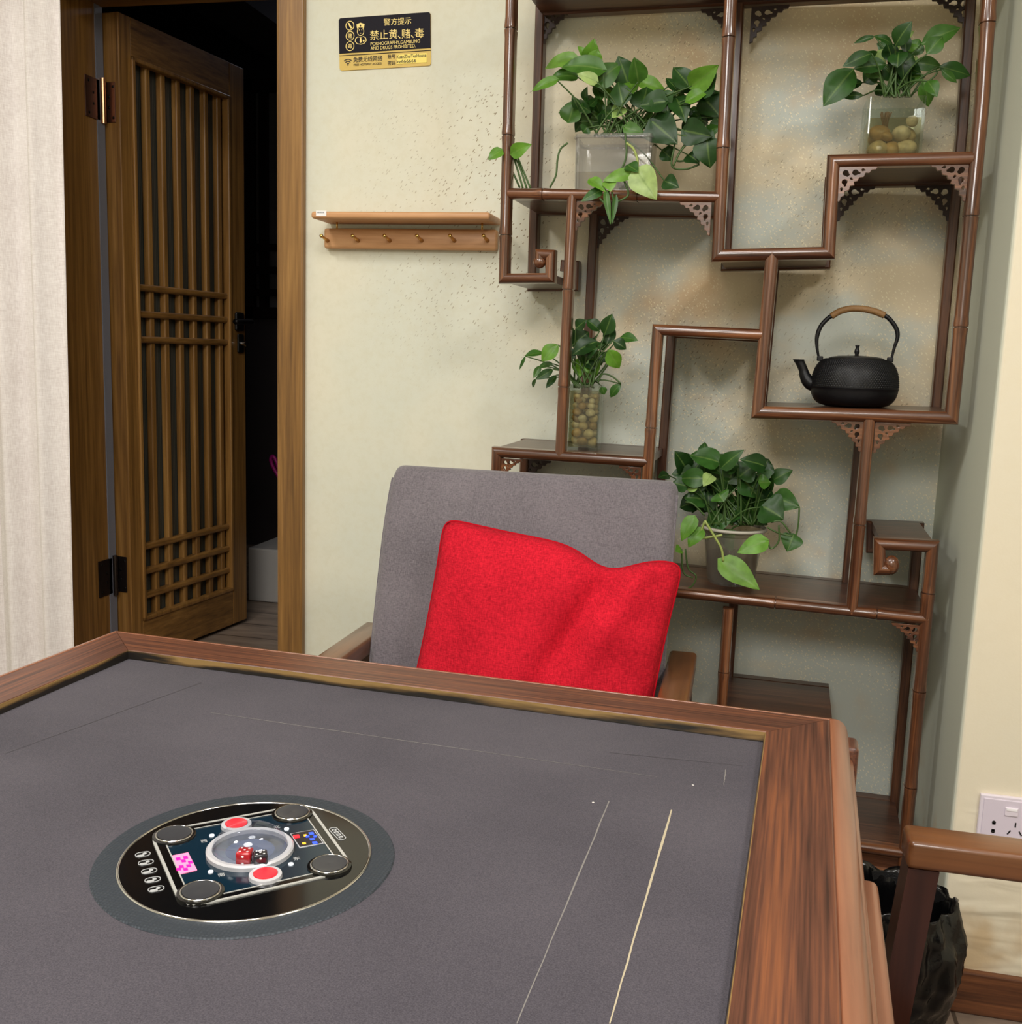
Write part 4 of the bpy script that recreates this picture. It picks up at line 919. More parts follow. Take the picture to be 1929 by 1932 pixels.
S4 = [(2.15, [(786, 428), (780, 520), (765, 600), (785, 628)]), (2.14, [(640, 505), (690, 500), (740, 560)]), (2.13, [(620, 530), (680, 560), (750, 575)]), (2.12, [(620, 590), (640, 640), (680, 600), (680, 520)]), (2.1, [(200, 640), (215, 740), (255, 780), (235, 830), (185, 858)]), (2.1, [(180, 640), (190, 760), (240, 790)]), (2.12, [(300, 470), (240, 410), (200, 400)])]
V4 = [(2.09, [(300, 495), (345, 570), (385, 640), (395, 705)]), (2.1, [(390, 570), (330, 580), (275, 578), (300, 500)])]
plant('pothos_plant', 'dense dark pothos with trailing stems in the plastic pot on the lower shelf', L4, S4, (ca.x, yv, zt_+0.004), ZL, 2.19, (440, 520, 130), 'heart', 0.06, pale=V4, roots=(ca.x, yv, zt_+hh*0.6, wpx*0.55, hh*0.5), fill=[(420, 340, 250, 140, 50, 95)])

# ================================================================== KETTLE
yk = 2.2
kc = at(1340+893*0.30534, 460+860*0.30534, yk); kz = ztop('kettle', kc.x)+0.0006
rk = (at(1340+1163*0.30534, 730, yk).x-at(1340+618*0.30534, 725, yk).x)/2
kl, kr = at(1340+700*0.30534, 766, yk).x, at(1340+1060*0.30534, 768, yk).x
zmid = at(kc.x, 0, yk).z
def kz_at(zy): return at(1340+893*0.30534, 460+zy*0.30534, yk).z
ht = kz_at(708)-kz; hs = kz_at(890)-kz
kt = thing('cast_iron_kettle', 'black cast iron kettle with hobnail body and wrapped hoop handle on right shelf', 'kettle', (kc.x, yk, kz))
def ironmat(name, hob):
    m, N, L, b = new_mat(name); b.inputs['Base Color'].default_value = lin((13, 13, 16)); b.inputs['Roughness'].default_value = 0.42; b.inputs['Specular IOR Level'].default_value = 0.35
    t = N.new('ShaderNodeTexCoord'); n = N.new('ShaderNodeTexNoise'); n.inputs['Scale'].default_value = 300; L.new(t.outputs['Object'], n.inputs['Vector'])
    bp = N.new('ShaderNodeBump'); bp.inputs['Strength'].default_value = 0.3; bp.inputs['Distance'].default_value = 0.0008; L.new(n.outputs['Fac'], bp.inputs['Height']); L.new(bp.outputs[0], b.inputs['Normal'])
    return m
IRON = ironmat('cast_iron', False)
rb = (kr-kl)/2
bm = bmesh.new(); prof = [(rb*0.98, 0), (rb, 0.001)]
for k in range(1, 9): a = PI/2*k/9; prof.append((rb+(rk*0.995-rb)*math.sin(a), 0.001+(hs-0.002)*(1-math.cos(a))))
prof += [(rk, hs-0.0012), (rk*1.012, hs), (rk, hs+0.0012)]
lathe(bm, prof, 72, (kc.x, yk, kz)); obj('lower_body', bm, IRON, kt, True, auto=50)
bm = bmesh.new(); R = []
nl, ns = 34, 110
def upr(f):
    a = f*PI/2*0.97
    return rk*0.60+(rk*0.995-rk*0.60)*math.cos(a)**0.85, hs+0.0008+(ht-hs-0.002)*math.sin(a)**0.95
for i in range(nl+1):
    r_, z_ = upr(i/nl); row = []
    for j in range(ns): a = 2*PI*j/ns; row.append(bm.verts.new((kc.x+r_*math.cos(a), yk+r_*math.sin(a), kz+z_)))
    R.append(row)
for A, B in zip(R, R[1:]):
    for j in range(ns): bm.faces.new((A[j], A[(j+1) % ns], B[(j+1) % ns], B[j]))
obj('upper_body', bm, IRON, kt, True)
bm = bmesh.new()
for i in range(1, 23):
    r_, z_ = upr(i/24); nn = 96
    for j in range(nn):
        a = 2*PI*(j+0.5*(i % 2))/nn
        if math.sin(a) > 0.35: continue
        c_ = Vector((kc.x+r_*math.cos(a), yk+r_*math.sin(a), kz+z_)); s_ = 0.0021*(0.55+0.45*r_/rk)
        n_ = Vector((math.cos(a)*0.8, math.sin(a)*0.8, 0.6)).normalized(); q = Vector((-math.sin(a), math.cos(a), 0)); p_ = n_.cross(q)
        t_ = bm.verts.new(c_+n_*s_*0.8); rr = [bm.verts.new(c_-n_*0.0004+(q*math.cos(w)+p_*math.sin(w))*s_) for w in (0, PI/3, 2*PI/3, PI, 4*PI/3, 5*PI/3)]
        for w in range(6): bm.faces.new((t_, rr[w], rr[(w+1) % 6]))
ob_ = obj('hobnails', bm, IRON, kt, True); ob_['kind'] = 'stuff'
bm = bmesh.new(); lathe(bm, [(rk*0.63, ht-0.004), (rk*0.63, ht), (rk*0.60, ht+0.001), (rk*0.58, ht-0.001)], 48, (kc.x, yk, kz)); obj('neck_ring', bm, IRON, kt, True, auto=40)
bm = bmesh.new(); lathe(bm, [(rk*0.585, ht-0.003), (rk*0.58, ht+0.002), (rk*0.4, ht+0.0045), (0.001, ht+0.006)], 48, (kc.x, yk, kz)); lid = obj('lid', bm, IRON, kt, True, auto=40)
kh = kz_at(626)-kz-ht
bm = bmesh.new(); lathe(bm, [(0.0042, ht+0.004), (0.0036, ht+0.3*kh), (0.0052, ht+0.45*kh), (0.0050, ht+0.6*kh), (0.0030, ht+0.82*kh), (0.0044, ht+0.93*kh), (0.0046, ht+kh), (0.001, ht+kh+0.0005)], 20, (kc.x, yk, kz)); obj('lid_knob', bm, IRON, lid, True)
KP = lambda x, y: at(1340+x*0.30534, 460+y*0.30534, yk)
bm = bmesh.new(); pts = smooth_path([KP(665, 870), KP(618, 858), KP(590, 822), KP(576, 775), KP(556, 730), KP(548, 714)], 5); n_ = len(pts)
rads = [0.0165-0.0075*min(1, q/(n_*0.55))+(0.003*max(0, q-n_*0.75)/(n_*0.25)) for q in range(n_)]
R = []
for q, p_ in enumerate(pts):
    t_ = (pts[min(q+1, n_-1)]-pts[max(q-1, 0)]).normalized()
    if q > n_-7: f_ = (q-(n_-7))/6; t_ = (t_*(1-f_)+Vector((0, 0, 1))*f_).normalized()
    s_ = t_.cross(Vector((0, 1, 0))).normalized()
    R.append([bm.verts.new(p_+(s_*math.cos(2*PI*w/20)+Vector((0, 1, 0))*math.sin(2*PI*w/20))*rads[q]) for w in range(20)])
for A, B in zip(R, R[1:]):
    for w in range(20): bm.faces.new((A[w], A[(w+1) % 20], B[(w+1) % 20], B[w]))
bm.faces.new(R[0][::-1]); bm.faces.new(R[-1])
obj('spout', bm, IRON, kt, True, auto=60)
hp = [KP(x, y) for x, y in ((672, 702), (662, 640), (662, 575), (685, 510), (730, 460), (755, 445))]
hq = [KP(x, y) for x, y in ((1122, 712), (1140, 640), (1160, 575), (1150, 520), (1110, 465), (1075, 440))]
mid = [KP(x, y) for x, y in ((750, 448), (800, 418), (860, 402), (910, 400), (970, 406), (1030, 422), (1080, 443))]
bm = bmesh.new(); pts = smooth_path(hp, 5); tube(bm, pts, [0.0022+0.0022*min(1, q/12) for q in range(len(pts))], 12); obj('handle_arm', bm, IRON, kt, True)
bm = bmesh.new(); pts = smooth_path(hq, 5); tube(bm, pts, [0.0022+0.0022*min(1, q/12) for q in range(len(pts))], 12); obj('handle_arm', bm, IRON, kt, True)
bm = bmesh.new(); pts = smooth_path(mid, 10); tube(bm, pts, [0.0062+0.0006*(q % 2) for q in range(len(pts))], 12); tag(obj('handle_wrap', bm, pm('rattan_wrap', (140, 104, 62), 0.6, bump=0.4, bscale=300), kt, True), 'tan rattan wrapping on the hoop handle')
for (x, y) in ((680, 706), (1114, 714)):
    q = KP(x, y); bm = bmesh.new(); box(bm, q.x-0.006, q.x+0.006, yk-0.005, yk+0.005, q.z-0.006, q.z+0.004, 0.002); obj('handle_lug', bm, IRON, kt)

# ================================================================== ARMCHAIRS
GREY = fabric('grey_upholstery', (92, 87, 92), (124, 117, 122), 900, 170, 0.95, 0.3, 0.3)
def cushion_bm(w, d, h, M, n=14, puff=0.5, pinch=0.0):
    """soft rectangular pad: superellipse section"""
    bm = bmesh.new(); bmesh.ops.create_cube(bm, size=2); bmesh.ops.subdivide_edges(bm, edges=bm.edges, cuts=n, use_grid_fill=True)
    for v in bm.verts:
        x, y, z = v.co; p = 6
        l = (abs(x)**p+abs(y)**p+abs(z)**p)**(1/p); v.co = Vector((x/l*w/2, y/l*d/2, z/l*h/2))
    bmesh.ops.transform(bm, matrix=M, verts=bm.verts); return bm
def armchair(loc, rz, label):
    t = thing('armchair', label, 'armchair', (0, 0, 0), 0, 'armchairs around the mahjong table')
    H = 0.63; hw = 0.335; aw = 0.052
    yf, yb_ = -0.25, 0.235
    for s in (-1, 1):
        x0, x1 = (s*hw, s*(hw-aw)) if s < 0 else (s*(hw-aw), s*hw)
        obj('arm', bx(x0, x1, yf, yb_, H-0.036, H, 0.007, 3), armw('y'), t, True, auto=40)
        lx0, lx1 = x0+0.004, x1-0.004
        bm = bmesh.new(); A = [(lx0, yf+0.003, H-0.036), (lx1, yf+0.003, H-0.036), (lx1, yf+0.038, H-0.036), (lx0, yf+0.038, H-0.036)]
        prism(bm, A, (0, -0.05, -(H-0.036))); obj('leg', bm, darkw('z'), t)
        bm = bmesh.new(); A = [(lx0, yb_-0.05, H-0.036), (lx1, yb_-0.05, H-0.036), (lx1, yb_-0.012, H-0.036), (lx0, yb_-0.012, H-0.036)]
        prism(bm, A, (0, 0.04, -(H-0.036))); obj('leg', bm, darkw('z'), t)
        obj('side_rail', bx(x0+0.012, x1-0.012, yf+0.02, yb_-0.02, 0.24, 0.30, 0.004), darkw('y'), t)
    obj('seat_frame', bx(-hw+aw-0.01, hw-aw+0.01, yf+0.02, yb_-0.02, 0.24, 0.29, 0.004), darkw('x'), t)
    obj('seat', cushion_bm(2*(hw-aw)-0.004, 0.48, 0.125, Matrix.Translation((0, -0.005, 0.35))), GREY, t, True)
    # backrest: thick pad that leans back and rolls over at the top
    bm = bmesh.new(); w = 0.562; prof = []
    cl = [(0.085, 0.34), (0.105, 0.45), (0.132, 0.58), (0.165, 0.71), (0.198, 0.82), (0.228, 0.89), (0.245, 0.920)]
    th = 0.034; NR = []
    for q in range(len(cl)):
        a_, b_ = cl[max(q-1, 0)], cl[min(q+1, len(cl)-1)]; d_ = Vector((b_[0]-a_[0], b_[1]-a_[1])).normalized(); NR.append(Vector((-d_.y, d_.x)))
    fr = [Vector(c)+n_*th for c, n_ in zip(cl, NR)]; bk = [Vector(c)-n_*th for c, n_ in zip(cl, NR)]
    a0 = math.atan2(NR[-1].y, NR[-1].x); tip = Vector(cl[-1])
    arc = [tip+Vector((math.cos(a), math.sin(a)))*th for a in [a0-k_*PI/10 for k_ in range(1, 10)]]
    ring = fr+arc+bk[::-1]
    P2 = []
    for a, b in zip(ring, ring[1:]): P2 += [a, (a+b)/2]
    P2.append(ring[-1]); n = len(P2); cols = []
    re_ = 0.020; us = [(-w/2+re_*(1-math.cos(PI/2*k_/6)), re_*(1-math.sin(PI/2*k_/6))) for k_ in range(7)]
    us = us+[(-w/2+re_+(w-2*re_)*k_/10, 0.0) for k_ in range(1, 10)]+[(-x_, i_) for x_, i_ in us[::-1]]
    for (ux, ins) in us:
        u = ux/(w/2)
        cen = sum((p for p in P2), Vector((0, 0)))/n
        row = []
        for p in P2:
            q = Vector((p.x, p.y))
            k_ = ins
            # pull in along the thickness near the side edges
            ctr = min(cl, key=lambda c: abs(c[1]-p.y)); dy = p.x-ctr[0]
            q = Vector((p.x-(dy/abs(dy) if abs(dy) > 1e-4 else 0)*min(abs(dy), k_), p.y-k_*max(0, min(1, (p.y-0.88)/0.05))))
            row.append(bm.verts.new((u*w/2, q.x, q.y)))
        cols.append(row)
    for A, B in zip(cols, cols[1:]):
        for k_ in range(n): bm.faces.new((A[k_], A[(k_+1) % n], B[(k_+1) % n], B[k_]))
    bm.faces.new(cols[0][::-1]); bm.faces.new(cols[-1])
    obj('backrest', bm, GREY, t, True, auto=50)
    for s in (-1, 1):
        bm = bmesh.new(); tube(bm, smooth_path([(s*(w/2-0.001), (Vector(c)+n_*(th-0.016)).x, (Vector(c)+n_*(th-0.016)).y) for c, n_ in zip(cl, NR)], 4), 0.003, 8); obj('piping', bm, GREY, [c for c in t.children if c.name.startswith('backrest')][0], True)
    t.location = loc; t.rotation_euler = (0, 0, rz)
    return t
ch1 = armchair((-0.394, 1.715, 0), 0.0, 'grey upholstered armchair with a red cushion, behind the far edge of the table')
ch2 = armchair((0.472, 0.945, 0), -PI/2, 'armchair cut by the frame at lower right, only its wooden arm and leg showing')

# red cushion leaning on the backrest
def red_cushion():
    bm = bmesh.new(); N_ = 40; w, h, th = 0.425, 0.435, 0.13
    top = {}
    def sc(u, v): # outline with slightly pulled corners and a sagging top edge
        l_ = (abs(u)**16+abs(v)**16)**(1/16) if (u or v) else 1; m_ = max(abs(u), abs(v)); k_ = (m_/l_)**1.0 if l_ else 1
        x = u*k_*w/2*(1.02+0.03*abs(v)**3-0.02*(1-v*v)); z = v*k_*h/2*(1.02+0.03*abs(u)**3)
        if v > 0: z -= 0.030*v**3*math.exp(-((u-0.42)/0.26)**2)
        return x, z
    grids = []
    for side in (-1, 1):
        g = []
        for i in range(N_+1):
            row = []
            for j in range(N_+1):
                u = i/N_*2-1; v = j/N_*2-1; x, z = sc(u, v)
                e = max(0, (1-abs(u)**3.2))**0.5*max(0, (1-abs(v)**3.2))**0.5
                y = side*th/2*e
                if side < 0:
                    # creases running down from the sagging top
                    d = (u-0.10)*0.8-(v-0.2)*-0.35
                    cr = math.exp(-((u-0.15-0.35*v)/0.10)**2)*max(0, min(1, (v+0.55)))*e
                    y += 0.030*cr - 0.020*math.exp(-((u-0.40-0.40*v)/0.12)**2)*max(0, v+0.4)*e - 0.010*math.exp(-((u+0.12-0.30*v)/0.10)**2)*max(0, v+0.2)*e
                    y += 0.012*math.exp(-((v+0.45+0.5*(u-0.8))/0.07)**2)*max(0, u-0.2)*e + 0.010*math.exp(-((v+0.62+0.3*(u-0.8))/0.06)**2)*max(0, u-0.3)*e
                    y += 0.006*math.sin(7*u+3*v)*e*0.6 + 0.004*math.sin(13*u*v+5*v)*e
                row.append((x, y, z))
            g.append(row)
        grids.append(g)
    vd = {}
    def vert(s, i, j):
        edge = i in (0, N_) or j in (0, N_)
        k_ = (0 if edge else s, i, j)
        if k_ not in vd: vd[k_] = bm.verts.new(grids[s][i][j])
        return vd[k_]
    for s in (0, 1):
        for i in range(N_):
            for j in range(N_):
                q = [vert(s, i, j), vert(s, i+1, j), vert(s, i+1, j+1), vert(s, i, j+1)]
                bm.faces.new(q if s == 0 else q[::-1])
    seam = [(x, y, z) for (x, y, z) in [grids[0][i][N_] for i in range(N_+1)]+[grids[0][N_][j] for j in range(N_-1, -1, -1)]+[grids[0][i][0] for i in range(N_-1, -1, -1)]+[grids[0][0][j] for j in range(1, N_)]]
    return bm, seam
RED = fabric('red_cloth', (160, 10, 30), (216, 29, 50), 700, 120, 0.9, 0.0, 0.3)
tl_, tr_, bl_ = at(836, 982, 1.80), at(1284, 1064, 1.80), at(790, 1250, 1.70)
bm, seam = red_cushion()
cm = Matrix.Translation((-0.332, 1.742, 0.638)) @ Matrix.Rotation(math.radians(-15), 4, 'X') @ Matrix.Rotation(math.radians(6.5), 4, 'Y')
bmesh.ops.transform(bm, matrix=cm, verts=bm.verts)
cu_t = thing('cushion', 'bright red square cushion leaning tilted on the grey armchair', 'cushion', (-0.322, 1.72, 0.45))
obj('cover', bm, RED, cu_t, True)
bm = bmesh.new(); tube(bm, [cm @ Vector(p) for p in seam], 0.0018, 6, closed=True); obj('seam', bm, pm('red_seam', (176, 14, 32), 0.9, spec=0.1), cu_t, True)

# ================================================================== TRASH BIN
bc = Vector((0.302, 1.735, 0)); bh = 0.30
tb = thing('trash_bin', 'black mesh waste bin with a crumpled black bag over its rim by the right wall', 'bin', (bc.x, bc.y, 0))
BINM = pm('bin_black', (14, 13, 14), 0.55, bump=0.6, bscale=500)
bm = bmesh.new(); lathe(bm, [(0.068, 0.0), (0.070, 0.004), (0.088, bh), (0.084, bh), (0.066, 0.006)], 40, bc); obj('bucket', bm, BINM, tb, True, auto=40)
bm = bmesh.new(); nb, mb = 96, 26; G = []; rn = random.Random(11)
ph = [rn.uniform(0, 6.28) for _ in range(12)]
for i in range(mb+1):
    f = i/mb; row = []
    for j in range(nb):
        a = 2*PI*j/nb
        drop = 0.15+0.055*math.cos(a+0.3)+0.02*math.sin(3*a+1)
        if f < 0.22: r = 0.064+0.02*f/0.22; z = bh-0.10*(1-f/0.22)
        elif f < 0.34: q = (f-0.22)/0.12; r = 0.084+0.010*math.sin(q*PI/2); z = bh+0.012*math.sin(q*PI)
        else: q = (f-0.34)/0.66; r = 0.094+0.014*math.sin(q*PI)*(1+0.7*math.cos(a+0.25))-0.010*q; z = bh-drop*q
        amp = 0.0045*min(1, f*2.5)
        r += amp*(math.sin(7*a+ph[0]+5*f)+0.8*math.sin(13*a+ph[1]-7*f)+0.6*math.sin(23*a+ph[2]+11*f)+0.9*math.sin(9*a+17*f+ph[5])*math.sin(21*f-4*a+ph[6]))
        z += 0.008*(math.sin(5*a+ph[3]))*(1 if 0.2 < f < 0.5 else 0.3)+0.006*math.sin(11*a+ph[4]+3*f)*min(1, f*2)
        row.append(bm.verts.new((bc.x+r*math.cos(a), bc.y+r*math.sin(a), z)))
    G.append(row)
for A, B in zip(G, G[1:]):
    for j in range(nb): bm.faces.new((A[j], A[(j+1) % nb], B[(j+1) % nb], B[j]))
bag = obj('bin_bag', bm, pm('bag_black', (7, 7, 8), 0.2, spec=0.5, bump=0.7, bscale=40), tb, True)

# ================================================================== MAHJONG TABLE
TH = math.radians(-3.4); TZ = 0.765; cxT, cyT = -0.402, 0.773
tb_ = thing('mahjong_table', 'square automatic mahjong table with wooden rim and grey felt top', 'table', (cxT, cyT, 0), TH)
def TL(px, py, z=TZ-0.012):
    p = az(px, py, z)-Vector((cxT, cyT, 0)); c_, s_ = math.cos(-TH), math.sin(-TH)
    return Vector((p.x*c_-p.y*s_, p.x*s_+p.y*c_, z))
HO, HI = 0.4955, 0.425; FZ = TZ-0.012
def tob(name, bm, mat, parent=tb_, smooth=False, auto=None): return obj(name, bm, mat, parent, smooth, True, auto)
def felt():
    m, N, L, b = new_mat('felt'); t = N.new('ShaderNodeTexCoord')
    n = N.new('ShaderNodeTexNoise'); n.inputs['Scale'].default_value = 900; n.inputs['Detail'].default_value = 4; L.new(t.outputs['Object'], n.inputs['Vector'])
    n2 = N.new('ShaderNodeTexNoise'); n2.inputs['Scale'].default_value = 5; n2.inputs['Detail'].default_value = 4; L.new(t.outputs['Object'], n2.inputs['Vector'])
    mx = N.new('ShaderNodeMix'); mx.data_type = 'FLOAT'; mx.inputs[0].default_value = 0.35; L.new(n.outputs['Fac'], mx.inputs[2]); L.new(n2.outputs['Fac'], mx.inputs[3])
    r = ramp(N, [(0.33, (55, 52, 59)), (0.52, (73, 69, 76)), (0.7, (88, 83, 89))]); L.new(mx.outputs[0], r.inputs[0])
    v = N.new('ShaderNodeTexVoronoi'); v.inputs['Scale'].default_value = 22; L.new(t.outputs['Object'], v.inputs['Vector'])
    lt = N.new('ShaderNodeMath'); lt.operation = 'LESS_THAN'; lt.inputs[1].default_value = 0.028; L.new(v.outputs['Distance'], lt.inputs[0])
    sc = N.new('ShaderNodeSeparateColor'); L.new(v.outputs['Color'], sc.inputs[0]); g = N.new('ShaderNodeMath'); g.operation = 'GREATER_THAN'; g.inputs[1].default_value = 0.9; L.new(sc.outputs[0], g.inputs[0])
    mu = N.new('ShaderNodeMath'); mu.operation = 'MULTIPLY'; L.new(lt.outputs[0], mu.inputs[0]); L.new(g.outputs[0], mu.inputs[1])
    mc = N.new('ShaderNodeMix'); mc.data_type = 'RGBA'; L.new(mu.outputs[0], mc.inputs[0]); L.new(r.outputs[0], mc.inputs[6]); mc.inputs[7].default_value = lin((210, 205, 200))
    L.new(mc.outputs[2], b.inputs['Base Color']); b.inputs['Roughness'].default_value = 0.9; b.inputs['Sheen Weight'].default_value = 0.08; b.inputs['Specular IOR Level'].default_value = 0.2
    bp = N.new('ShaderNodeBump'); bp.inputs['Strength'].default_value = 0.15; bp.inputs['Distance'].default_value = 0.0006; L.new(n.outputs['Fac'], bp.inputs['Height']); L.new(bp.outputs[0], b.inputs['Normal'])
    return m
ft = tob('felt_top', bx(-HI, HI, -HI, HI, FZ-0.012, FZ), felt())
# rim: four mitred members with a rolled outer edge
prof = [(HI, FZ-0.012), (HI, TZ-0.001), (HI+0.001, TZ), (HO-0.0015, TZ), (HO-0.0007, TZ-0.0012), (HO, TZ-0.0002)]
prof = prof[:4]+[(HO, TZ-0.001), (HO, TZ-0.04), (HO-0.02, TZ-0.04)]
prof2 = [(HO, TZ-0.0014), (HO+0.0007, TZ-0.0003)]+[(HO+0.001+0.023*math.sin(PI/2*k/8), TZ-0.030*(1-math.cos(PI/2*k/8))) for k in range(0, 9)]+[(HO+0.024, TZ-0.04), (HO, TZ-0.04)]
for pf, nm, mf in ((prof, 'rim', tabw), (prof2, 'edge_molding', molding)):
    for q in range(4):
        bm = bmesh.new(); A, B = [], []
        Rm = Matrix.Rotation(q*PI/2, 4, 'Z')
        for (r_, z_) in pf:
            A.append(bm.verts.new(Rm @ Vector((-r_+0.0004, r_, z_)))); B.append(bm.verts.new(Rm @ Vector((r_-0.0004, r_, z_))))
        for i in range(len(pf)): j = (i+1) % len(pf); bm.faces.new((A[i], A[j], B[j], B[i]))
        bm.faces.new(A); bm.faces.new(B[::-1])
        tob(nm, bm, mf('x' if q % 2 == 0 else 'y'), smooth=True, auto=30)
# worn gilded liner inside the rim
def linermat():
    m, N, L, b = new_mat('worn_liner'); t = N.new('ShaderNodeTexCoord'); mp = N.new('ShaderNodeMapping'); mp.inputs['Scale'].default_value = (5, 5, 50); L.new(t.outputs['Object'], mp.inputs['Vector'])
    n = N.new('ShaderNodeTexNoise'); n.inputs['Scale'].default_value = 1.3; n.inputs['Detail'].default_value = 5; L.new(mp.outputs[0], n.inputs['Vector'])
    s = N.new('ShaderNodeSeparateXYZ'); L.new(t.outputs['Object'], s.inputs[0])
    mr = N.new('ShaderNodeMapRange'); mr.inputs[1].default_value = FZ; mr.inputs[2].default_value = TZ; mr.inputs[3].default_value = -0.16; mr.inputs[4].default_value = 0.18; L.new(s.outputs[2], mr.inputs[0])
    ad = N.new('ShaderNodeMath'); L.new(n.outputs['Fac'], ad.inputs[0]); L.new(mr.outputs[0], ad.inputs[1])
    r = ramp(N, [(0.44, (24, 20, 18)), (0.52, (84, 64, 38)), (0.62, (136, 108, 64))]); L.new(ad.outputs[0], r.inputs[0]); L.new(r.outputs[0], b.inputs['Base Color']); b.inputs['Roughness'].default_value = 0.35
    return m
LM = linermat()
for q in range(4):
    bm = bmesh.new(); Rm = Matrix.Rotation(q*PI/2, 4, 'Z')
    pr = [(HI-0.0025, FZ+0.0005), (HI-0.0005, TZ-0.0008), (HI+0.001, TZ-0.0008), (HI+0.001, FZ+0.0005)]
    A = [bm.verts.new(Rm @ Vector((-r_, r_, z_))) for r_, z_ in pr]; B = [bm.verts.new(Rm @ Vector((r_, r_, z_))) for r_, z_ in pr]
    for i in range(4): j = (i+1) % 4; bm.faces.new((A[i], A[j], B[j], B[i]))
    bm.faces.new(A); bm.faces.new(B[::-1]); tag(tob('rim_liner', bm, LM), 'worn gilded black strip lining the rim')
# scratches on the felt
def strip(pa, pb, w, mat, name='scratch', n=14, jit=0.0006):
    a = TL(*pa); b = TL(*pb); d = (b-a).normalized(); s = Vector((-d.y, d.x, 0)); bm = bmesh.new(); rn = random.Random(int(pa[0])); R = []
    for i in range(n+1):
        f = i/n; p = a+(b-a)*f+s*rn.uniform(-jit, jit)*0.5; ww = w*(0.5+0.5*math.sin(PI*min(1, 0.15+f)))*rn.uniform(0.7, 1.15)/2
        p.z = FZ+0.0003; R.append((bm.verts.new(p-s*ww), bm.verts.new(p+s*ww)))
    for A, B in zip(R, R[1:]): bm.faces.new((A[0], A[1], B[1], B[0]))
    return obj(name, bm, mat, ft, local=True)
SC1 = pm('scratch_cream', (176, 164, 138), 0.8); SC2 = pm('scratch_grey', (124, 120, 116), 0.8); SC3 = pm('scratch_dark', (70, 66, 70), 0.8)
strip((1268, 1528), (1150, 1932), 0.0022, SC1); strip((1150, 1512), (975, 1932), 0.0016, SC2); strip((398, 1345), (1240, 1466), 0.0010, SC2)
strip((380, 1288), (10, 1422), 0.0012, SC3); strip((1150, 1420), (1400, 1445), 0.0009, SC3); strip((1370, 1452), (1366, 1482), 0.0012, SC2)
# body
tob('side_molding', bx(-0.527, 0.527, -0.527, 0.527, TZ-0.075, TZ-0.041, 0.012, 4), molding('y'), smooth=True, auto=40)
tob('apron', bx(-0.50, 0.50, -0.50, 0.50, 0.56, TZ-0.075, 0.004), molding('y'))
for q in range(4):
    Rm = Matrix.Rotation(q*PI/2, 4, 'Z')
    d = tob('drawer', bx(-0.30, 0.30, 0.50, 0.548, 0.565, TZ-0.095, 0.008, 3, M=Rm), molding('x' if q % 2 == 0 else 'y'), smooth=True, auto=40)
    bm = bmesh.new(); Rk = Rm @ Matrix.Translation((0, 0.548, 0.62)); lathe(bm, [(0.006, 0), (0.005, 0.008), (0.011, 0.016), (0.008, 0.02), (0.001, 0.021)], 16)
    for v in bm.verts: v.co = Rk @ Vector((v.co.x, v.co.z, v.co.y))
    obj('drawer_knob', bm, BRASS, d, True, True)
    tob('corner_block', bx(0.492, 0.532, 0.492, 0.532, TZ-0.10, TZ-0.030, 0.006, 3, M=Rm), tabw('y'), smooth=True, auto=40)
    tob('leg', bx(0.40, 0.48, 0.40, 0.48, 0, 0.58, 0.006, M=Rm), darkw('z'))
# control disc
zf = FZ+0.0025
def D(zx, zy, z=zf): return TL(150+zx*0.32659, 1460+zy*0.32659, z)
dc = D(965, 495)
c0 = D(965, 495); e_ = [D(*p) for p in ((240, 540), (1690, 430), (1000, 155), (900, 833))]
rc_ = sum(((p-c0).length for p in e_))/4
c0 = (e_[0]+e_[1])/2*0.5+(e_[2]+e_[3])/2*0.5
rc_ = sum(((p-c0).length for p in e_))/4
o_ = [D(*p) for p in ((72, 560), (1828, 440), (1050, 95), (800, 918))]
ro_ = sum(((p-c0).length for p in o_))/4
def discmat():
    m, N, L, b = new_mat('disc_ring'); t = N.new('ShaderNodeTexCoord'); v = N.new('ShaderNodeTexVoronoi'); v.inputs['Scale'].default_value = 320; v.inputs['Randomness'].default_value = 0.1; L.new(t.outputs['Object'], v.inputs['Vector'])
    r = ramp(N, [(0.2, (70, 76, 84)), (0.5, (44, 50, 57))]); L.new(v.outputs['Distance'], r.inputs[0]); L.new(r.outputs[0], b.inputs['Base Color']); b.inputs['Roughness'].default_value = 0.5; b.inputs['Specular IOR Level'].default_value = 0.35
    bp = N.new('ShaderNodeBump'); bp.inputs['Strength'].default_value = 0.5; bp.inputs['Distance'].default_value = 0.001; bp.invert = True; L.new(v.outputs['Distance'], bp.inputs['Height']); L.new(bp.outputs[0], b.inputs['Normal']); return m
cp = tob('control_console', lathe(bmesh.new(), [(ro_, FZ+0.0002), (ro_-0.001, FZ+0.0014), (rc_-0.004, FZ+0.0018)], 96, (c0.x, c0.y, 0)), discmat(), smooth=True, auto=40)
tag(cp, 'round dice console let into the felt')
def cob(name, bm, mat, smooth=False, auto=None): return obj(name, bm, mat, cp, smooth, True, auto)
bm = bmesh.new(); tube(bm, [(c0.x+rc_*math.cos(2*PI*k/96), c0.y+rc_*math.sin(2*PI*k/96), zf-0.0006) for k in range(96)], 0.0014, 8, closed=True); cob('chrome_ring', bm, CHROME, True)
BG = pm('console_black', (12, 12, 13), 0.09, spec=0.6)
cob('glass_panel', lathe(bmesh.new(), [(rc_-0.0003, FZ+0.0006), (rc_-0.0003, zf), (0.001, zf)], 96, (c0.x, c0.y, 0)), BG)
def flat(splines, z, ext=0.0003): return curve_mesh([[(p[0], p[1]) for p in s] for s in splines], ext, Matrix.Translation((0, 0, z)))
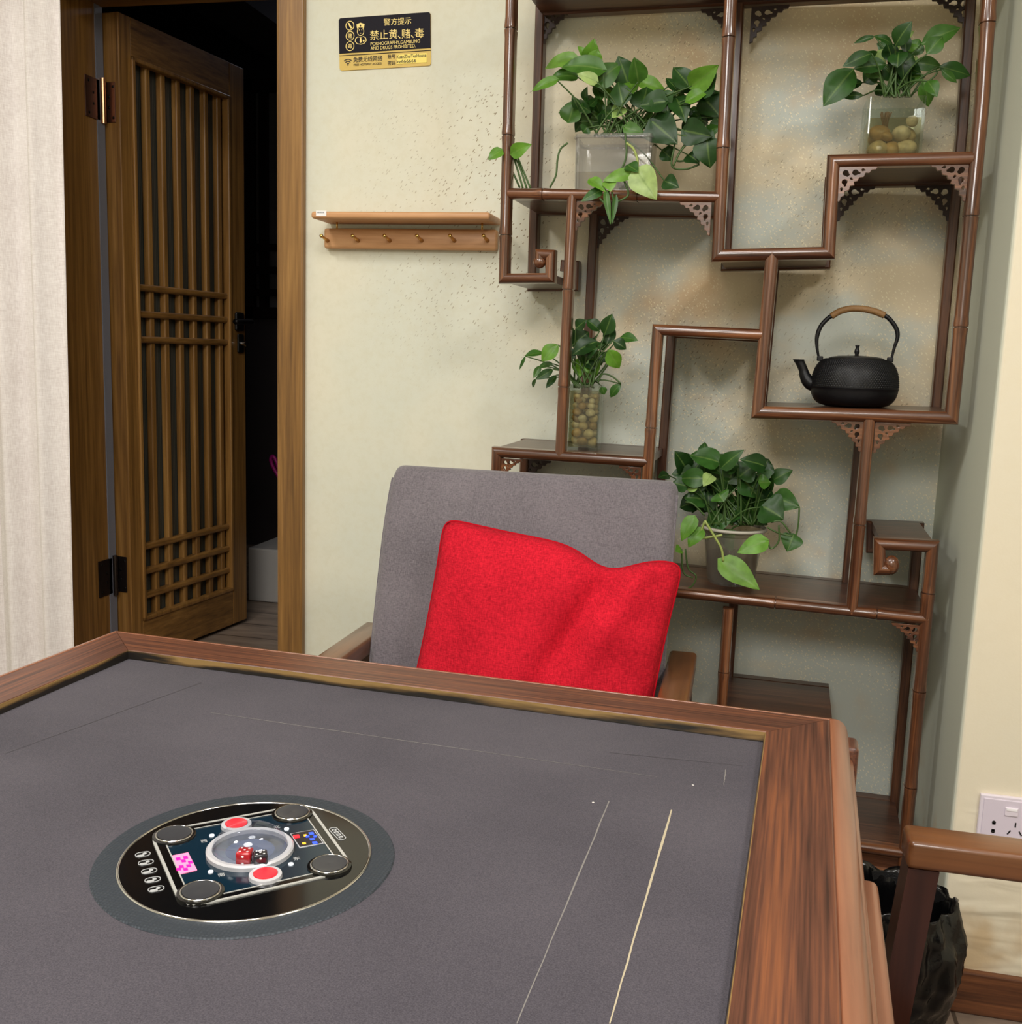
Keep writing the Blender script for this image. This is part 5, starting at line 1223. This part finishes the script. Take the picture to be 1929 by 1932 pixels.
def rpoly(P, r, n=6):
    out = []; m_ = len(P)
    for i in range(m_):
        p = Vector(P[i][:2]); a = (Vector(P[i-1][:2])-p).normalized(); b = (Vector(P[(i+1) % m_][:2])-p).normalized()
        for k in range(n+1):
            t_ = k/n; q0 = p+a*r; q1 = p+b*r; out.append(tuple(q0*(1-t_)**2+p*2*t_*(1-t_)+q1*t_*t_))
    return out
SILV = pm('satin_silver', (200, 200, 196), 0.35, 0.4)
S4c = [D(400, 345), D(1320, 175), D(1600, 560), D(590, 790)]
def inset(P, k): c = sum((Vector(p[:2]) for p in P), Vector((0, 0)))/len(P); return [c+(Vector(p[:2])-c)*k for p in P]
cob('panel_frame', flat([rpoly(S4c, 0.022), rpoly(inset(S4c, 0.965), 0.02)], zf+0.0006, 0.0006), SILV)
cob('panel_bezel', flat([rpoly(inset(S4c, 0.965), 0.02), rpoly(inset(S4c, 0.86), 0.004)], zf+0.0004, 0.0004), BG)
cob('panel_face', flat([rpoly(inset(S4c, 0.875), 0.004)], zf+0.0003), pm('panel_navy', (14, 36, 50), 0.12))
cob('panel_line', flat([rpoly(inset(S4c, 0.875), 0.004), rpoly(inset(S4c, 0.86), 0.004)], zf+0.0010, 0.0002), SILV)
sp = [(548, 362), (1230, 237), (1445, 537), (700, 692)]
SPK = pm('speaker_dark', (58, 59, 63), 0.3, 0.1)
rs = ((D(445, 362)-D(650, 362)).length)/2
for (x, y) in sp:
    p = D(x, y); b_ = cob('corner_button', lathe(bmesh.new(), [(rs*1.22, 0), (rs*1.2, 0.002), (rs*1.0, 0.0025)], 40, (p.x, p.y, zf)), BG, True, 40)
    obj('button_cap', lathe(bmesh.new(), [(rs*0.93, 0.002), (rs*0.93, 0.0036), (rs*0.5, 0.0028), (0.001, 0.0033)], 40, (p.x, p.y, zf)), SPK, b_, True, True, 40)
    bm = bmesh.new(); tube(bm, [(p.x+rs*math.cos(2*PI*k/40), p.y+rs*math.sin(2*PI*k/40), zf+0.0026) for k in range(40)], 0.0009, 6, closed=True); obj('button_ring', bm, CHROME, b_, True, True)
REDB = pm('button_red', (226, 40, 52), 0.3, emit=(226, 40, 52), es=0.35); SIL = pm('silver_plastic', (206, 206, 212), 0.3, 0.3)
rr_ = ((D(845, 308)-D(968, 308)).length)/2
for (x, y) in ((907, 308), (1075, 600)):
    p = D(x, y); b_ = cob('dice_button', lathe(bmesh.new(), [(rr_*1.45, 0), (rr_*1.4, 0.0035), (rr_*1.08, 0.004), (rr_*1.05, 0.002)], 36, (p.x, p.y, zf)), SIL, True, 40)
    tag(obj('button_cap', lathe(bmesh.new(), [(rr_, 0), (rr_, 0.0045), (rr_*0.8, 0.0052), (0.001, 0.0055)], 36, (p.x, p.y, zf)), REDB, b_, True, True, 40), 'glowing red cap')
dcn = (D(735, 455)+D(1240, 450))/2; rd = (D(735, 455)-D(1240, 450)).length/2
dcn = (dcn+ (D(985, 330)+D(985, 575))/2)/2
cob('dice_well_ring', lathe(bmesh.new(), [(rd*1.0, 0), (rd*1.0, 0.004), (rd*0.96, 0.0055), (rd*0.86, 0.005), (rd*0.86, 0.001)], 64, (dcn.x, dcn.y, zf)), SIL, True, 40)
cob('dice_tray', lathe(bmesh.new(), [(rd*0.86, 0.0012), (rd*0.6, 0.0009), (rd*0.55, 0.0009), (0.001, 0.0009)], 64, (dcn.x, dcn.y, zf)), pm('tray_pale', (214, 224, 242), 0.35), True)
cob('dice_tray_floor', lathe(bmesh.new(), [(rd*0.56, 0.0), (rd*0.56, 0.0014), (0.001, 0.0014)], 48, (dcn.x, dcn.y, zf)), pm('tray_floor', (110, 118, 138), 0.4))
dome = [(rd*0.86*math.cos(PI/2*k/10), 0.004+0.020*math.sin(PI/2*k/10)) for k in range(11)]; dome[-1] = (0.0005, dome[-1][1])
cob('dome_cover', lathe(bmesh.new(), dome, 48, (dcn.x, dcn.y, zf)), clear('dome_clear', (246, 248, 252), 0.02, 0.02, 0.25), True)
# lit displays
PINK = pm('display_pink', (240, 120, 150), 0.3, emit=(246, 120, 156), es=0.7); LEDK = pm('display_black', (26, 24, 34), 0.15)
def quad(P, z, name, mat, ext=0.0003): return cob(name, flat([[p[:2] for p in P]], z, ext), mat)
pk = quad([D(530, 480), D(628, 460), D(680, 562), D(575, 587)], zf+0.0008, 'pink_display', PINK)
MG = pm('led_magenta', (226, 20, 130), 0.3, emit=(236, 16, 130), es=0.9)
bm = bmesh.new()
for (x, y) in ((570, 500), (612, 492), (600, 512), (588, 545), (630, 540), (612, 560), (572, 560), (640, 520)):
    b2 = flat([[D(x-14, y-6)[:2], D(x+12, y-9)[:2], D(x+16, y+5)[:2], D(x-9, y+8)[:2]]], zf+0.0013, 0.0002); me = bpy.data.meshes.new('t'); b2.to_mesh(me); b2.free(); bm.from_mesh(me)
obj('display_segments', bm, MG, pk, False, True)
ld = quad([D(1218, 352), D(1355, 328), D(1412, 408), D(1272, 434)], zf+0.0008, 'score_display', SIL)
obj('display_face', flat([[D(1224, 355)[:2], D(1352, 332)[:2], D(1404, 406)[:2], D(1275, 429)[:2]]], zf+0.0013, 0.0002), LEDK, ld, False, True)
for nm, c_, sh_ in (('blue', (40, 70, 240), ((1340, 355, 16, 8), (1318, 372, 12, 6), (1362, 372, 10, 6), (1345, 388, 16, 6), (1360, 408, 16, 7))), ('red', (240, 30, 40), ((1254, 372, 20, 10),)), ('amber', (244, 160, 40), ((1304, 366, 9, 6), (1298, 412, 12, 5)))):
    bm = bmesh.new()
    for (x, y, a_, b_) in sh_:
        b2 = flat([[D(x-a_, y-b_*0.6)[:2], D(x+a_*0.7, y-b_)[:2], D(x+a_, y+b_*0.6)[:2], D(x-a_*0.7, y+b_)[:2]]], zf+0.0017, 0.0002); me = bpy.data.meshes.new('t'); b2.to_mesh(me); b2.free(); bm.from_mesh(me)
    obj('lit_digit', bm, pm('led_'+nm, c_, 0.3, emit=c_, es=1.2), ld, False, True)
WL = pm('lamp_white', (240, 244, 250), 0.3, emit=(240, 244, 250), es=0.5); IC = pm('icon_silver', (196, 198, 200), 0.35, 0.3); ICD = pm('icon_grey', (104, 106, 110), 0.4)
for (x, y) in ((765, 362), (1197, 325), (758, 572), (1222, 528)):
    p = D(x, y); cob('seat_lamp', lathe(bmesh.new(), [(0.0022, 0), (0.0022, 0.0016), (0.001, 0.002), (0.0002, 0.002)], 16, (p.x, p.y, zf)), WL, True)
wind = D(1340, 190)-D(400, 345); ang = math.atan2(wind.y, wind.x)
for (x, y, s_) in ((720, 394, '西'), (1140, 313, '北'), (820, 590, '南'), (1256, 496, '东')):
    p = D(x, y); cob('wind_mark', text_bm(s_, 0.006, Matrix.Translation((p.x, p.y, zf+0.0009)) @ Matrix.Rotation(ang, 4, 'Z') @ Matrix.Translation((-0.003, -0.002, 0)), ext=0.0001), IC)
for (x, y) in ((366, 467), (384, 514), (403, 563), (423, 614), (443, 667)):
    p = D(x, y); bm = bmesh.new(); M_ = Matrix.Translation((p.x, p.y, zf+0.0004)) @ Matrix.Rotation(ang, 4, 'Z')
    b2 = curve_mesh([rrect(0, 0, 0.0125, 0.0085, 0.004), rrect(0, 0, 0.0113, 0.0073, 0.0035)], 0.0002, M_); me = bpy.data.meshes.new('t'); b2.to_mesh(me); b2.free(); bm.from_mesh(me)
    ic = cob('mode_icon', bm, IC)
    obj('icon_fill', curve_mesh([rrect(-0.002, -0.0018, 0.006, 0.0028, 0.0012)], 0.0002, M_), IC, ic, False, True)
    obj('icon_glyph', curve_mesh([circ(0.0016, 0.0008, 0.0017, 10)], 0.0002, M_), IC, ic, False, True)
la, lb = D(1462, 318), D(1520, 378); p = (la+lb)/2; an = math.atan2(lb.y-la.y, lb.x-la.x)
M_ = Matrix.Translation((p.x, p.y, zf+0.0004)) @ Matrix.Rotation(an, 4, 'Z')
eb = cob('oval_emblem', curve_mesh([rrect(0, 0, (lb-la).length*1.15, 0.008, 0.0039), rrect(0, 0, (lb-la).length*1.15-0.0014, 0.0066, 0.0032)], 0.0002, M_), IC)
bm = bmesh.new()
for q in range(4): 
    b2 = curve_mesh([rrect(-0.0075+0.005*q, 0, 0.0034, 0.0042, 0.001), rrect(-0.0075+0.005*q+(0.0006 if q % 2 else 0), 0.0, 0.0018, 0.0022, 0.0006)], 0.0002, M_); me = bpy.data.meshes.new('t'); b2.to_mesh(me); b2.free(); bm.from_mesh(me)
obj('emblem_letters', bm, IC, eb, False, True)
# the dice
def die(px, py, size, yaw, label, mat, zf_):
    p = az(px, py, zf_); t = thing('die', label, 'die', (p.x, p.y, zf_), yaw, None)
    h = size/2; obj('cube', bx(-h, h, -h, h, 0, size, size*0.14, 3), mat, t, True, True, 40)
    PIPS = {'top': [(0, 0), (-1, -1), (1, 1), (-1, 1), (1, -1)], 'front': [(0, 1), (0, -1)], 'side': [(-1, -1), (0, 0), (1, 1)]}
    PW = pm('pip_white', (250, 248, 246), 0.4)
    for f_, pts in PIPS.items():
        for (a, b) in pts:
            bm = bmesh.new(); r_ = size*0.085; d_ = size*0.25
            lathe(bm, [(r_, 0), (r_*0.7, size*0.012), (0.00005, size*0.014)], 12)
            for v in bm.verts:
                x, y, z = v.co
                if f_ == 'top': v.co = Vector((a*d_+x, b*d_+y, size+z))
                elif f_ == 'front': v.co = Vector((a*d_+x, -h-z, h+b*d_+y))
                else: v.co = Vector((h+z, a*d_+x, h+b*d_+y))
            obj('pip', bm, PW, t, True, True)
    return t
DR = pm('die_red', (172, 26, 36), 0.15, coat=0.5)
dz_ = zf+0.0014
die(150+955*0.32659, 1460+520*0.32659, 0.0125, 0.25+TH, 'translucent red die with white pips standing in the glass dice well', DR, dz_)

die(150+1046*0.32659, 1460+528*0.32659, 0.0115, 0.55+TH, 'dark smoky die with white pips beside the red die in the glass dice well', pm('die_dark', (30, 30, 38), 0.15, coat=0.5), dz_)
